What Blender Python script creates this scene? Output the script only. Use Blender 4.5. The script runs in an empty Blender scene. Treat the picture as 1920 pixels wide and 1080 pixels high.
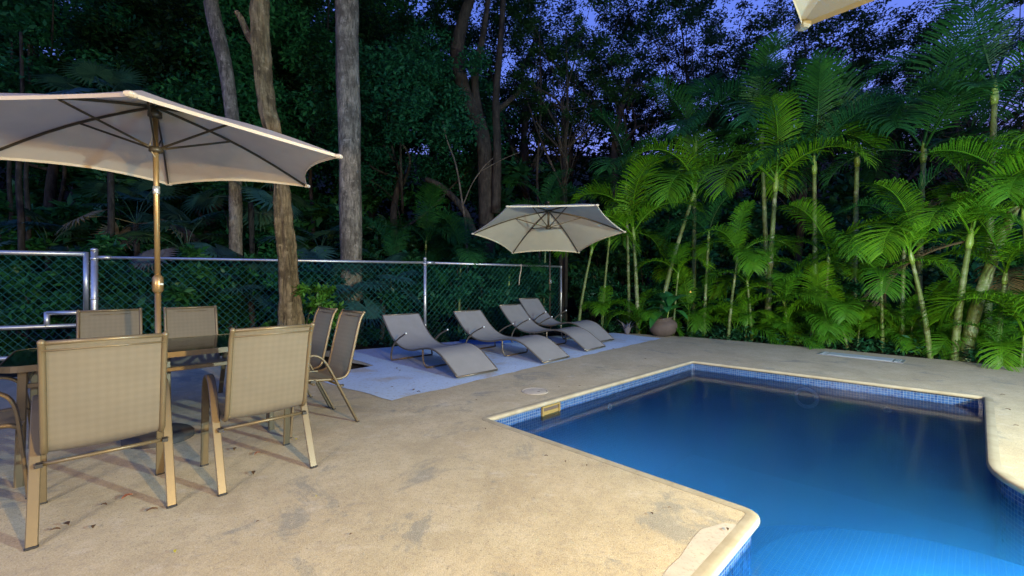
import bpy, math, random
import numpy as np
from mathutils import Vector, Matrix, noise
from mathutils.geometry import tessellate_polygon

R = math.radians
C = bpy.context.scene.collection
SC = bpy.context.scene

# ------------------------------------------------------------------ camera
CAM_H, F, HOR = 1.22, 785.0, 528.0
cam = bpy.data.cameras.new('camera')
cam.sensor_width = 36.0
cam.lens = F / 1920 * 36
cam.shift_y = -(540 - HOR) / 1920
cam.clip_start = 0.05
cam.clip_end = 400
cam_o = bpy.data.objects.new('camera', cam)
cam_o.location = (0, 0, CAM_H)
cam_o.rotation_euler = (R(90), 0, 0)
C.objects.link(cam_o)
SC.camera = cam_o

# ------------------------------------------------------------------ dusk sky
SKY_STRENGTH = 0.15
w = bpy.data.worlds.new('World')
SC.world = w
w.use_nodes = True
nt = w.node_tree
bg = nt.nodes['Background']
sky = nt.nodes.new('ShaderNodeTexSky')
sky.sky_type = 'NISHITA'
sky.sun_disc = False
sky.sun_elevation = R(-1.5)
sky.sun_rotation = R(200)
sky.altitude = 0
sky.air_density = 1.0
sky.dust_density = 0.2
sky.ozone_density = 4.0
nt.links.new(sky.outputs[0], bg.inputs[0])
bg.inputs[1].default_value = SKY_STRENGTH

SC.view_settings.view_transform = 'Standard'
SC.view_settings.look = 'None'
SC.view_settings.exposure = 4.8
SC.view_settings.gamma = 1.0
SC.cycles.max_bounces = 6
SC.cycles.diffuse_bounces = 3
SC.cycles.glossy_bounces = 3
SC.cycles.transmission_bounces = 4
SC.cycles.volume_bounces = 2
SC.cycles.transparent_max_bounces = 12
SC.cycles.caustics_reflective = False
SC.cycles.caustics_refractive = False
SC.cycles.sample_clamp_indirect = 4
SC.cycles.use_denoising = True

WARM_POS, WARM_W, WARM_COL = (2.45, -1.10, 1.85), 50, (1.0, 0.635, 0.18)
FILL_POS, FILL_W, FILL_COL = (-2.3, -1.9, 1.90), 17, (1.0, 0.86, 0.66)  # unseen lamp added as soft fill for chair fronts and canopy underside
COOL_POS, COOL_W, COOL_COL = (4.9, -0.3, 1.95), 84, (0.80, 1.0, 0.95)


# ------------------------------------------------------------------ helpers
def at(px, y):
    return (px - 960) / F * y


def zat(py, y):
    return CAM_H + (HOR - py) / F * y


def lerp(a, b, t):
    return a + (b - a) * t


def catmull(pts, n):
    P = [Vector(p) for p in pts]
    P = [P[0] * 2 - P[1]] + P + [P[-1] * 2 - P[-2]]
    out = []
    for i in range(1, len(P) - 2):
        for k in range(n):
            t = k / n
            a, b, c, d = P[i - 1], P[i], P[i + 1], P[i + 2]
            out.append(0.5 * ((2 * b) + (c - a) * t + (2 * a - 5 * b + 4 * c - d) * t * t + (3 * b - a - 3 * c + d) * t ** 3))
    out.append(P[-2].copy())
    return out


class MB:
    def __init__(s):
        s.v, s.f, s.uv = [], [], {}

    def add(s, vs, fs):
        o = len(s.v)
        s.v += [tuple(p) for p in vs]
        s.f += [tuple(i + o for i in f) for f in fs]
        return s

    def box(s, c, d, rot=None, bev=0.0):
        x, y, z = d[0] / 2, d[1] / 2, d[2] / 2
        c = Vector(c)
        if bev <= 0:
            vs = [Vector((i, j, k)) for i in (-x, x) for j in (-y, y) for k in (-z, z)]
            fs = [(0, 1, 3, 2), (4, 6, 7, 5), (0, 4, 5, 1), (2, 3, 7, 6), (0, 2, 6, 4), (1, 5, 7, 3)]
        else:
            b = bev
            ring = [(-x + b, -y), (x - b, -y), (x, -y + b), (x, y - b), (x - b, y), (-x + b, y), (-x, y - b), (-x, -y + b)]
            def inset(q):
                return (math.copysign(max(abs(q[0]) - b, 0), q[0]), math.copysign(max(abs(q[1]) - b, 0), q[1]))
            rings = [[inset(q) + (-z,) for q in ring], [q + (-z + b,) for q in ring], [q + (z - b,) for q in ring], [inset(q) + (z,) for q in ring]]
            vs = [Vector(q) for r_ in rings for q in r_]
            fs = [tuple(range(7, -1, -1)), tuple(range(24, 32))]
            for k in range(3):
                for i in range(8):
                    j = (i + 1) % 8
                    fs.append((k * 8 + i, k * 8 + j, k * 8 + 8 + j, k * 8 + 8 + i))
        if rot is not None:
            vs = [rot @ q for q in vs]
        return s.add([c + q for q in vs], fs)

    def tube(s, pts, r, n=8, flat=None, up=None, caps=True):
        """sweep; r number or list; flat=(w,t) gives a rectangular bar with up as its wide direction"""
        P = [Vector(p) for p in pts]
        m = len(P)
        rr = r if isinstance(r, (list, tuple)) else [r] * m
        vs, fs = [], []
        prev = None
        for i in range(m):
            t = (P[min(i + 1, m - 1)] - P[max(i - 1, 0)]).normalized()
            if up is not None:
                a = Vector(up) - t * Vector(up).dot(t)
            elif prev is None:
                a = Vector((0, 0, 1)) if abs(t.z) < 0.9 else Vector((1, 0, 0))
                a = a - t * a.dot(t)
            else:
                a = prev - t * prev.dot(t)
            a.normalize()
            prev = a
            b = t.cross(a)
            if flat:
                hw, ht, c = flat[0] / 2, flat[1] / 2, min(flat) * 0.22
                for (p, q) in ((-hw + c, -ht), (hw - c, -ht), (hw, -ht + c), (hw, ht - c), (hw - c, ht), (-hw + c, ht), (-hw, ht - c), (-hw, -ht + c)):
                    vs.append(P[i] + a * p + b * q)
            else:
                for k in range(n):
                    an = 2 * math.pi * k / n
                    vs.append(P[i] + (a * math.cos(an) + b * math.sin(an)) * rr[i])
        k_ = 8 if flat else n
        for i in range(m - 1):
            for k in range(k_):
                j = (k + 1) % k_
                fs.append((i * k_ + k, i * k_ + j, (i + 1) * k_ + j, (i + 1) * k_ + k))
        if caps:
            fs.append(tuple(range(k_ - 1, -1, -1)))
            fs.append(tuple(range((m - 1) * k_, m * k_)))
        return s.add(vs, fs)

    def lathe(s, prof, n=24, c=(0, 0, 0)):
        vs, fs = [], []
        c = Vector(c)
        for (r_, z) in prof:
            for k in range(n):
                a = 2 * math.pi * k / n
                vs.append(c + Vector((r_ * math.cos(a), r_ * math.sin(a), z)))
        for i in range(len(prof) - 1):
            for k in range(n):
                j = (k + 1) % n
                fs.append((i * n + k, i * n + j, (i + 1) * n + j, (i + 1) * n + k))
        fs.append(tuple(range(n - 1, -1, -1)))
        fs.append(tuple(range((len(prof) - 1) * n, len(prof) * n)))
        return s.add(vs, fs)

    def ball(s, c, r, n=10):
        prof = [(max(r * math.sin(math.pi * i / n), 1e-4), -r * math.cos(math.pi * i / n)) for i in range(n + 1)]
        return s.lathe(prof, 12, c)

    def mesh(s, name):
        me = bpy.data.meshes.new(name)
        me.from_pydata(s.v, [], s.f)
        me.update()
        return me

    def build(s, name, mat, parent=None, smooth=False):
        return link(name, s.mesh(name), mat, parent, smooth)


def link(name, me, mat, parent=None, smooth=False):
    if mat is not None and not me.materials:
        me.materials.append(mat)
    if smooth:
        me.polygons.foreach_set('use_smooth', [True] * len(me.polygons))
    o = bpy.data.objects.new(name, me)
    C.objects.link(o)
    if parent is not None:
        o.parent = parent
    return o


def tag(o, label=None, cat=None, group=None, kind=None):
    if label: o['label'] = label
    if cat: o['category'] = cat
    if group: o['group'] = group
    if kind: o['kind'] = kind
    return o


def thing(name, label, cat, loc=(0, 0, 0), rz=0, group=None):
    o = bpy.data.objects.new(name, None)
    o.empty_display_size = 0.2
    C.objects.link(o)
    o.location = loc
    o.rotation_euler = (0, 0, rz)
    return tag(o, label, cat, group)


def copy_tree(o, parent=None):
    c = o.copy()
    C.objects.link(c)
    c.parent = parent
    for ch in list(o.children):
        copy_tree(ch, c)
    return c


# ------------------------------------------------------------------ materials
class NT:
    def __init__(s, name):
        s.m = bpy.data.materials.new(name)
        s.m.use_nodes = True
        s.t = s.m.node_tree
        s.t.nodes.clear()
        s.out = s.t.nodes.new('ShaderNodeOutputMaterial')

    def n(s, typ, **kw):
        nd = s.t.nodes.new('ShaderNode' + typ)
        for k, v in kw.items():
            if hasattr(nd, k):
                setattr(nd, k, v)
            else:
                key = k.replace('_', ' ')
                sock = nd.inputs.get(key) or nd.inputs.get(key.title())
                s.put(sock, v)
        return nd

    def put(s, sock, v):
        if isinstance(v, bpy.types.NodeSocket):
            s.t.links.new(v, sock)
        elif isinstance(v, bpy.types.Node):
            s.t.links.new(v.outputs[0], sock)
        elif isinstance(v, (tuple, list)) and len(v) == 3 and sock.type == 'RGBA':
            sock.default_value = (*v, 1)
        else:
            sock.default_value = v

    def coord(s, kind='Object', scale=(1, 1, 1)):
        tc = s.n('TexCoord')
        mp = s.n('Mapping')
        s.t.links.new(tc.outputs[kind], mp.inputs[0])
        mp.inputs['Scale'].default_value = scale
        return mp.outputs[0]

    def noise(s, vec, scale, detail=4, rough=0.55, dist=0):
        nd = s.n('TexNoise')
        s.put(nd.inputs['Vector'], vec)
        nd.inputs['Scale'].default_value = scale
        nd.inputs['Detail'].default_value = detail
        nd.inputs['Roughness'].default_value = rough
        nd.inputs['Distortion'].default_value = dist
        return nd.outputs[0]

    def ramp(s, fac, stops):
        nd = s.n('ValToRGB')
        s.put(nd.inputs[0], fac)
        e = nd.color_ramp.elements
        while len(e) < len(stops):
            e.new(0.5)
        for el, (p, c) in zip(e, stops):
            el.position = p
            el.color = (*c, 1) if isinstance(c, (tuple, list)) else (c, c, c, 1)
        return nd.outputs[0]

    def mix(s, fac, a, b, mode='MIX'):
        nd = s.n('Mix', data_type='RGBA', blend_type=mode)
        s.put(nd.inputs[0], fac)
        s.put(nd.inputs[6], a)
        s.put(nd.inputs[7], b)
        return nd.outputs[2]

    def bump(s, h, strength=0.3, dist=0.01):
        nd = s.n('Bump')
        s.put(nd.inputs['Height'], h)
        nd.inputs['Strength'].default_value = strength
        nd.inputs['Distance'].default_value = dist
        return nd.outputs[0]

    def principled(s, col, rough=0.5, metal=0.0, normal=None, spec=0.5):
        p = s.n('BsdfPrincipled')
        s.put(p.inputs['Base Color'], col)
        s.put(p.inputs['Roughness'], rough)
        p.inputs['Metallic'].default_value = metal
        p.inputs['Specular IOR Level'].default_value = spec
        if normal is not None:
            s.put(p.inputs['Normal'], normal)
        return p.outputs[0]

    def done(s, surf, vol=None):
        if surf is not None:
            s.t.links.new(surf, s.out.inputs[0])
        if vol is not None:
            s.t.links.new(vol, s.out.inputs[1])
        return s.m


def m_plain(name, col, rough=0.5, metal=0.0, var=0.15, scale=20, spec=0.5, bump=0.0):
    n = NT(name)
    v = n.coord('Object')
    f = n.noise(v, scale, 5)
    c = n.mix(f, tuple(x * (1 - var) for x in col), tuple(min(1, x * (1 + var)) for x in col))
    nm = n.bump(f, bump, 0.004) if bump else None
    return n.done(n.principled(c, rough, metal, nm, spec))


def m_leaf(name, a, b, trans=0.35, rough=0.45, spec=0.35):
    n = NT(name)
    g = n.n('NewGeometry')
    oi = n.n('ObjectInfo')
    c = n.mix(g.outputs['Random Per Island'], a, b)
    c = n.mix(n.ramp(oi.outputs['Random'], [(0.0, 0.0), (1.0, 0.75)]), c, (a[0] * 0.55, a[1] * 0.75, a[2] * 2.0))
    p = n.principled(c, rough, 0, None, spec)
    tr = n.n('BsdfTranslucent')
    n.put(tr.inputs[0], n.mix(0.5, c, (a[0] * 1.6, a[1] * 1.3, a[2] * 0.6)))
    mx = n.n('MixShader')
    mx.inputs[0].default_value = trans
    n.t.links.new(p, mx.inputs[1])
    n.t.links.new(tr.outputs[0], mx.inputs[2])
    return n.done(mx.outputs[0])


M = {}


def mats():
    # patio: worn, stained limestone concrete
    n = NT('patio_concrete')
    v = n.coord('Object')
    big = n.noise(v, 0.55, 4, 0.6)
    mid = n.noise(v, 2.3, 7, 0.65, 0.4)
    fine = n.noise(v, 38, 4, 0.7)
    grit = n.noise(v, 160, 2, 0.6)
    c = n.ramp(mid, [(0.3, (0.36, 0.29, 0.145)), (0.5, (0.48, 0.40, 0.215)), (0.72, (0.58, 0.50, 0.31))])
    c = n.mix(n.ramp(big, [(0.4, 0.0), (0.7, 0.55)]), c, (0.45, 0.315, 0.135))
    mot = n.noise(v, 11, 6, 0.7, 0.3)
    c = n.mix(n.ramp(mot, [(0.36, 0.4), (0.5, 0.0)]), c, (0.33, 0.255, 0.145))
    c = n.mix(n.ramp(mot, [(0.52, 0.0), (0.68, 0.45)]), c, (0.58, 0.50, 0.34))
    st = n.noise(v, 1.5, 8, 0.72, 0.8)
    st = n.mix(0.14, st, n.noise(v, 24, 5, 0.75))
    c = n.mix(n.ramp(st, [(0.55, 0.0), (0.61, 0.7)]), c, (0.18, 0.18, 0.135))
    ws = n.noise(n.coord('Object', (1.1, 1.9, 1)), 3.1, 6, 0.7)
    c = n.mix(n.ramp(ws, [(0.58, 0.0), (0.70, 0.4)]), c, (0.64, 0.59, 0.48))
    c = n.mix(n.ramp(fine, [(0.33, 0.45), (0.5, 0.0)]), c, (0.22, 0.18, 0.13))
    c = n.mix(0.26, c, n.ramp(grit, [(0.3, 0.10), (0.7, 0.75)]))
    spk = n.noise(v, 75, 2, 0.5)
    c = n.mix(n.ramp(spk, [(0.66, 0.0), (0.72, 0.7)]), c, (0.12, 0.10, 0.07))
    h = n.mix(0.5, fine, grit)
    M['patio'] = n.done(n.principled(c, n.ramp(mid, [(0.3, 0.62), (0.7, 0.85)]), 0, n.bump(h, 0.5, 0.008), 0.3))

    # pale limestone slab; bluish sky and cool lamp light put into the colour
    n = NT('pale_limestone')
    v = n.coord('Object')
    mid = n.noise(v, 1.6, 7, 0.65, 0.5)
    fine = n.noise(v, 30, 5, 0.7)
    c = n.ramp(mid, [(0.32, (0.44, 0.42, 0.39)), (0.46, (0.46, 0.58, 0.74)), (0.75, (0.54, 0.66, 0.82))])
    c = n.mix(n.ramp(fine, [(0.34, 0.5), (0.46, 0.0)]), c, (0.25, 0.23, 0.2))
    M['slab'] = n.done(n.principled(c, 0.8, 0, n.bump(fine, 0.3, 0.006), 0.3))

    n = NT('grey_repair_mortar')
    v = n.coord('Object')
    mid = n.noise(v, 5, 7, 0.65, 0.5)
    fine = n.noise(v, 50, 5, 0.7)
    c = n.ramp(mid, [(0.3, (0.36, 0.33, 0.27)), (0.5, (0.47, 0.43, 0.36)), (0.75, (0.52, 0.46, 0.36))])
    c = n.mix(n.ramp(fine, [(0.34, 0.5), (0.46, 0.0)]), c, (0.25, 0.21, 0.16))
    M['repair'] = n.done(n.principled(c, 0.8, 0, n.bump(fine, 0.3, 0.005), 0.3))

    # coping: smooth cream bullnose
    n = NT('cream_coping')
    v = n.coord('Object')
    f = n.noise(v, 6, 6, 0.65)
    c = n.ramp(f, [(0.3, (0.29, 0.25, 0.165)), (0.55, (0.37, 0.33, 0.235)), (0.8, (0.45, 0.41, 0.31))])
    M['coping'] = n.done(n.principled(c, 0.55, 0, n.bump(n.noise(v, 60), 0.15, 0.004), 0.4))

    # soil and leaf litter
    n = NT('dark_soil')
    v = n.coord('Object')
    f = n.noise(v, 9, 8, 0.7)
    c = n.ramp(f, [(0.3, (0.012, 0.010, 0.007)), (0.55, (0.035, 0.028, 0.018)), (0.8, (0.075, 0.055, 0.03))])
    M['soil'] = n.done(n.principled(c, 0.95, 0, n.bump(f, 1.0, 0.05), 0.1))

    # mosaic tiles
    def tiles(name, a, b, mortar, size, rough):
        n = NT(name)
        tc = n.n('TexCoord')
        br = n.n('TexBrick')
        br.offset = 0.0
        br.squash = 1.0
        n.t.links.new(tc.outputs['UV'], br.inputs['Vector'])
        n.put(br.inputs['Color1'], a)
        n.put(br.inputs['Color2'], b)
        n.put(br.inputs['Mortar'], mortar)
        br.inputs['Scale'].default_value = 1.0 / size
        br.inputs['Mortar Size'].default_value = 0.07
        br.inputs['Mortar Smooth'].default_value = 0.3
        br.inputs['Bias'].default_value = 0.0
        br.inputs['Brick Width'].default_value = 1.0
        br.inputs['Row Height'].default_value = 1.0
        inv = n.n('Math', operation='SUBTRACT')
        inv.inputs[0].default_value = 1.0
        n.t.links.new(br.outputs['Fac'], inv.inputs[1])
        return n.done(n.principled(br.outputs['Color'], rough, 0, n.bump(inv.outputs[0], 0.6, 0.003), 0.6))
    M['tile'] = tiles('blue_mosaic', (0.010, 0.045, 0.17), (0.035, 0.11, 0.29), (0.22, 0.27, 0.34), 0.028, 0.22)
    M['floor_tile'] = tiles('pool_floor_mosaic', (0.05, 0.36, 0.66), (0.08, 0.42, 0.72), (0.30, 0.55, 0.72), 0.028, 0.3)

    # water
    n = NT('pool_water')
    fr = n.n('Fresnel')
    fr.inputs[0].default_value = 1.33
    tr = n.n('BsdfTransparent')
    gl = n.n('BsdfGlossy')
    gl.inputs['Roughness'].default_value = 0.13
    mx = n.n('MixShader')
    n.t.links.new(fr.outputs[0], mx.inputs[0])
    n.t.links.new(tr.outputs[0], mx.inputs[1])
    n.t.links.new(gl.outputs[0], mx.inputs[2])
    ab = n.n('VolumeAbsorption')
    n.put(ab.inputs['Color'], (0.03, 0.60, 0.98))
    ab.inputs['Density'].default_value = 0.22
    sc = n.n('VolumeScatter')
    n.put(sc.inputs['Color'], (0.30, 0.62, 0.93))
    sc.inputs['Density'].default_value = 0.85
    ad = n.n('AddShader')
    n.t.links.new(ab.outputs[0], ad.inputs[0])
    n.t.links.new(sc.outputs[0], ad.inputs[1])
    M['water'] = n.done(mx.outputs[0], ad.outputs[0])

    # table glass
    n = NT('smoked_table_glass')
    fr = n.n('Fresnel')
    fr.inputs[0].default_value = 1.5
    tr = n.n('BsdfTransparent')
    n.put(tr.inputs[0], (0.46, 0.52, 0.49))
    gl = n.n('BsdfGlossy')
    gl.inputs['Roughness'].default_value = 0.06
    mx = n.n('MixShader')
    n.t.links.new(fr.outputs[0], mx.inputs[0])
    n.t.links.new(tr.outputs[0], mx.inputs[1])
    n.t.links.new(gl.outputs[0], mx.inputs[2])
    M['glass'] = n.done(mx.outputs[0])

    # woven sling fabrics
    def sling(name, a, b, sc_=1.0, trans=0.12):
        n = NT(name)
        v = n.coord('Object')
        w1 = n.n('TexWave', wave_type='BANDS', bands_direction='X')
        n.put(w1.inputs['Vector'], v)
        w1.inputs['Scale'].default_value = 16 * sc_
        w1.inputs['Distortion'].default_value = 0.4
        w2 = n.n('TexWave', wave_type='BANDS', bands_direction='Z')
        n.put(w2.inputs['Vector'], v)
        w2.inputs['Scale'].default_value = 16 * sc_
        w2.inputs['Distortion'].default_value = 0.4
        gr = n.mix(0.5, w1.outputs[1], w2.outputs[1])
        fine = n.noise(v, 220, 2)
        big = n.noise(v, 5, 4)
        c = n.mix(n.mix(0.5, gr, fine), a, b)
        c = n.mix(n.ramp(big, [(0.35, 0.18), (0.65, 0.0)]), c, tuple(0.6 * x for x in a))
        p = n.principled(c, 0.8, 0, n.bump(fine, 0.3, 0.002), 0.25)
        tr = n.n('BsdfTranslucent')
        n.put(tr.inputs[0], c)
        mx = n.n('MixShader')
        mx.inputs[0].default_value = trans
        n.t.links.new(p, mx.inputs[1])
        n.t.links.new(tr.outputs[0], mx.inputs[2])
        return n.done(mx.outputs[0])
    M['sling'] = sling('tan_woven_sling', (0.28, 0.245, 0.18), (0.34, 0.30, 0.225), 0.55, 0.55)
    M['lounge'] = sling('taupe_lounger_sling', (0.23, 0.23, 0.232), (0.28, 0.28, 0.283), 3.0, 0.08)
    M['canvas'] = sling('beige_parasol_canvas', (0.52, 0.455, 0.38), (0.56, 0.49, 0.415), 6.0, 0.22)
    M['canvas2'] = sling('cream_parasol_canvas', (0.46, 0.44, 0.36), (0.52, 0.49, 0.40), 5.0, 0.22)
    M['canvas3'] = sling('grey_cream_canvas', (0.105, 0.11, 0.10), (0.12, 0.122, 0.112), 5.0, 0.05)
    M['tan_metal'] = m_plain('tan_painted_metal', (0.13, 0.102, 0.06), 0.38, 0.25, 0.08, 30)
    M['bronze'] = m_plain('bronze_lounger_metal', (0.16, 0.14, 0.11), 0.35, 0.5, 0.1, 30)
    M['brown_pole'] = m_plain('golden_brown_pole', (0.30, 0.20, 0.09), 0.3, 0.55, 0.08, 30)
    M['dark_rib'] = m_plain('dark_brown_rib', (0.045, 0.035, 0.022), 0.45, 0.3, 0.1, 30)
    M['black'] = m_plain('black_plastic', (0.02, 0.02, 0.022), 0.5, 0, 0.2, 25)
    M['galv'] = m_plain('galvanised_steel', (0.52, 0.54, 0.56), 0.38, 0.75, 0.25, 14, bump=0.1)
    M['wire'] = m_plain('green_coated_wire', (0.008, 0.10, 0.08), 0.4, 0, 0.2, 10)
    M['base'] = m_plain('dark_grey_cast_base', (0.045, 0.042, 0.04), 0.7, 0, 0.3, 18, bump=0.3)
    M['white_plastic'] = m_plain('white_plastic', (0.62, 0.70, 0.70), 0.45, 0, 0.08, 20)
    M['cream_plastic'] = m_plain('yellowed_plastic', (0.26, 0.19, 0.06), 0.5, 0, 0.15, 20)
    M['hatch'] = m_plain('pale_blue_grey_cover', (0.50, 0.57, 0.60), 0.45, 0.2, 0.12, 9)
    M['clay'] = m_plain('weathered_clay', (0.095, 0.072, 0.06), 0.85, 0, 0.35, 7, bump=0.4)
    M['tarp'] = m_plain('blue_tarp', (0.03, 0.10, 0.33), 0.4, 0, 0.25, 6)
    M['rope'] = m_plain('pale_rope', (0.45, 0.40, 0.30), 0.8, 0, 0.1, 60)
    M['dry_leaf'] = m_plain('dry_brown_leaf', (0.10, 0.055, 0.025), 0.7, 0, 0.4, 30)
    M['red_leaf'] = m_plain('reddish_dry_leaf', (0.20, 0.065, 0.03), 0.6, 0, 0.3, 30)
    M['yellow_leaf'] = m_plain('yellow_green_leaf', (0.55, 0.50, 0.04), 0.5, 0, 0.2, 30)

    # bark
    def bark(name, a, b, c3, sc_, stretch, bump, dist=0.03):
        n = NT(name)
        v = n.coord('Object', (1, 1, stretch))
        f = n.noise(v, sc_, 8, 0.68, 0.6)
        bl = n.noise(n.coord('Object'), 2.6, 5, 0.7)
        f2 = n.noise(n.coord('Object', (1, 1, stretch * 0.6)), sc_ * 2.7, 6, 0.75, 0.3)
        f = n.mix(0.5, f, f2)
        c = n.ramp(f, [(0.40, a), (0.52, b), (0.70, c3)])
        c = n.mix(n.ramp(bl, [(0.45, 0.0), (0.60, 0.7)]), c, a)
        lich = n.noise(n.coord('Object'), 11, 4, 0.6)
        c = n.mix(n.ramp(lich, [(0.60, 0.0), (0.70, 0.55)]), c, c3)
        return n.done(n.principled(c, 0.9, 0, n.bump(f, bump, dist), 0.15))
    M['bark_pale'] = bark('pale_mottled_bark', (0.055, 0.05, 0.04), (0.20, 0.18, 0.14), (0.38, 0.35, 0.29), 11, 0.3, 0.9)
    M['bark_ridged'] = bark('ridged_tan_bark', (0.05, 0.036, 0.018), (0.24, 0.18, 0.095), (0.42, 0.34, 0.20), 12, 0.14, 1.0, 0.09)
    M['bark_dull'] = bark('dull_twig_bark', (0.05, 0.045, 0.035), (0.12, 0.105, 0.08), (0.18, 0.16, 0.13), 9, 0.4, 0.4)
    M['bark_dark'] = bark('dark_bark', (0.016, 0.015, 0.012), (0.045, 0.04, 0.032), (0.085, 0.075, 0.058), 9, 0.3, 0.7)

    # palm stem, ringed
    n = NT('ringed_palm_stem')
    v = n.coord('Object')
    wv = n.n('TexWave', wave_type='BANDS', bands_direction='Z', wave_profile='SAW')
    n.put(wv.inputs['Vector'], v)
    wv.inputs['Scale'].default_value = 2.3
    wv.inputs['Distortion'].default_value = 0.6
    f = n.noise(v, 5, 5, 0.7)
    oi = n.n('ObjectInfo')
    c = n.ramp(f, [(0.35, (0.05, 0.085, 0.015)), (0.5, (0.10, 0.15, 0.035)), (0.66, (0.30, 0.33, 0.22))])
    c = n.mix(n.ramp(oi.outputs['Random'], [(0.2, 0.0), (1.0, 0.8)]), c, (0.10, 0.14, 0.03))
    c = n.mix(n.ramp(wv.outputs[1], [(0.0, 0.75), (0.10, 0.0)]), c, (0.07, 0.06, 0.03))
    M['palm_stem'] = n.done(n.principled(c, 0.55, 0, None, 0.4))
    M['crownshaft'] = m_plain('green_crownshaft', (0.15, 0.24, 0.04), 0.4, 0, 0.25, 6)

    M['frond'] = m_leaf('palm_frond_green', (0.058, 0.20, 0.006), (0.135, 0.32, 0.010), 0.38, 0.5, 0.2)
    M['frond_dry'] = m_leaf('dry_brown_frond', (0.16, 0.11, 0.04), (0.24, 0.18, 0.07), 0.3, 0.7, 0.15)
    M['frond_shaded'] = m_leaf('shaded_frond_green', (0.014, 0.085, 0.018), (0.03, 0.13, 0.022), 0.35, 0.5, 0.2)  # same fronds with shade put into the colour, for depth
    M['fan'] = m_leaf('fan_palm_green', (0.03, 0.09, 0.05), (0.06, 0.14, 0.07), 0.3, 0.45)
    M['fan_dry'] = m_leaf('dry_fan_leaf', (0.20, 0.16, 0.07), (0.28, 0.22, 0.10), 0.3, 0.6)
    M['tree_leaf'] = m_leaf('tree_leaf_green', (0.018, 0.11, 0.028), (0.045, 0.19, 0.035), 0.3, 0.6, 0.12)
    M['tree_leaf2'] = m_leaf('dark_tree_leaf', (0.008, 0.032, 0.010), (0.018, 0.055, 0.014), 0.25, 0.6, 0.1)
    M['shrub_leaf'] = m_leaf('shrub_leaf_green', (0.016, 0.095, 0.03), (0.04, 0.15, 0.032), 0.3, 0.45)
    M['vine_leaf'] = m_leaf('bright_vine_leaf', (0.06, 0.20, 0.02), (0.12, 0.30, 0.03), 0.35, 0.4)
    M['pot_leaf'] = m_leaf('glossy_plant_leaf', (0.03, 0.16, 0.03), (0.05, 0.22, 0.04), 0.25, 0.35)
    M['dead'] = m_leaf('dead_grey_frond', (0.16, 0.14, 0.11), (0.28, 0.25, 0.20), 0.2, 0.8)


mats()


def emis(name, col, s):
    n = NT(name)
    e = n.n('Emission')
    n.put(e.inputs[0], col)
    e.inputs[1].default_value = s
    return n.done(e.outputs[0])


# ------------------------------------------------------------------ setting: ground, patio, pool
def ragged(pts, step, amp, seed, closed=True):
    rnd = random.Random(seed)
    out = []
    m = len(pts)
    for i in range(m if closed else m - 1):
        a, b = Vector(pts[i]), Vector(pts[(i + 1) % m])
        k = max(1, int((b - a).length / step))
        for j in range(k):
            p = a.lerp(b, j / k)
            if j:
                p = p + Vector((rnd.uniform(-amp, amp), rnd.uniform(-amp, amp)))
            out.append((p.x, p.y))
    return out


def sheet(name, loops, z, mat, parent=None):
    L = [[Vector((p[0], p[1], 0)) for p in lp] for lp in loops]
    tris = tessellate_polygon(L)
    vs = [(p.x, p.y, z) for lp in L for p in lp]
    fs = []
    for t in tris:
        a, b, c = (Vector(vs[i]) for i in t)
        fs.append(tuple(t) if (b - a).cross(c - a).z > 0 else tuple(reversed(t)))
    me = bpy.data.meshes.new(name)
    me.from_pydata(vs, [], fs)
    me.update()
    return link(name, me, mat, parent)


def arc_corner(a, b, c, r, n=5):
    a, b, c = Vector(a), Vector(b), Vector(c)
    u, v = (a - b).normalized(), (c - b).normalized()
    p, q = b + u * r, b + v * r
    return [tuple((p * (1 - t) ** 2 + b * 2 * t * (1 - t) + q * t * t)) for t in [i / n for i in range(n + 1)]]


POOL = []
POOL += arc_corner((0.5, 2.9), (-0.261, 3.728), (2.778, 6.47), 0.05, 3)
POOL += arc_corner((-0.261, 3.728), (2.778, 6.47), (5.056, 4.435), 0.05, 3)
POOL += arc_corner((2.778, 6.47), (5.056, 4.435), (3.0, 2.6), 0.08, 4)
POOL += arc_corner((5.056, 4.435), (3.03, 2.62), (3.03, 0.9), 0.32, 7)
POOL += [(3.03, 0.9), (-0.11, 0.9)]
POOL += arc_corner((-0.11, 0.9), (1.277, 2.205), (-0.261, 3.728), 0.065, 6)
WATER_Z, DEPTH = -0.135, 1.45


def offset_loop(loop, d):
    out = []
    m = len(loop)
    for i in range(m):
        a, b, c = Vector(loop[i - 1]), Vector(loop[i]), Vector(loop[(i + 1) % m])
        n1 = Vector(((b - a).y, -(b - a).x)).normalized()
        n2 = Vector(((c - b).y, -(c - b).x)).normalized()
        n_ = (n1 + n2)
        n_ = n_ / max(n_.length_squared / 2, 0.3)
        out.append((b.x + n_.x * d, b.y + n_.y * d))
    return out


area = sum(POOL[i - 1][0] * POOL[i][1] - POOL[i][0] * POOL[i - 1][1] for i in range(len(POOL)))
SGN = 1 if area > 0 else -1      # outward sign for offset_loop

# terrain: flat garden with the pool dug out of it, rising bank under the wood behind
def inside(p, loop):
    r_ = False
    for k in range(len(loop)):
        a, b = loop[k - 1], loop[k]
        if (a[1] > p[1]) != (b[1] > p[1]) and p[0] < (b[0] - a[0]) * (p[1] - a[1]) / (b[1] - a[1]) + a[0]:
            r_ = not r_
    return r_


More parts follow.
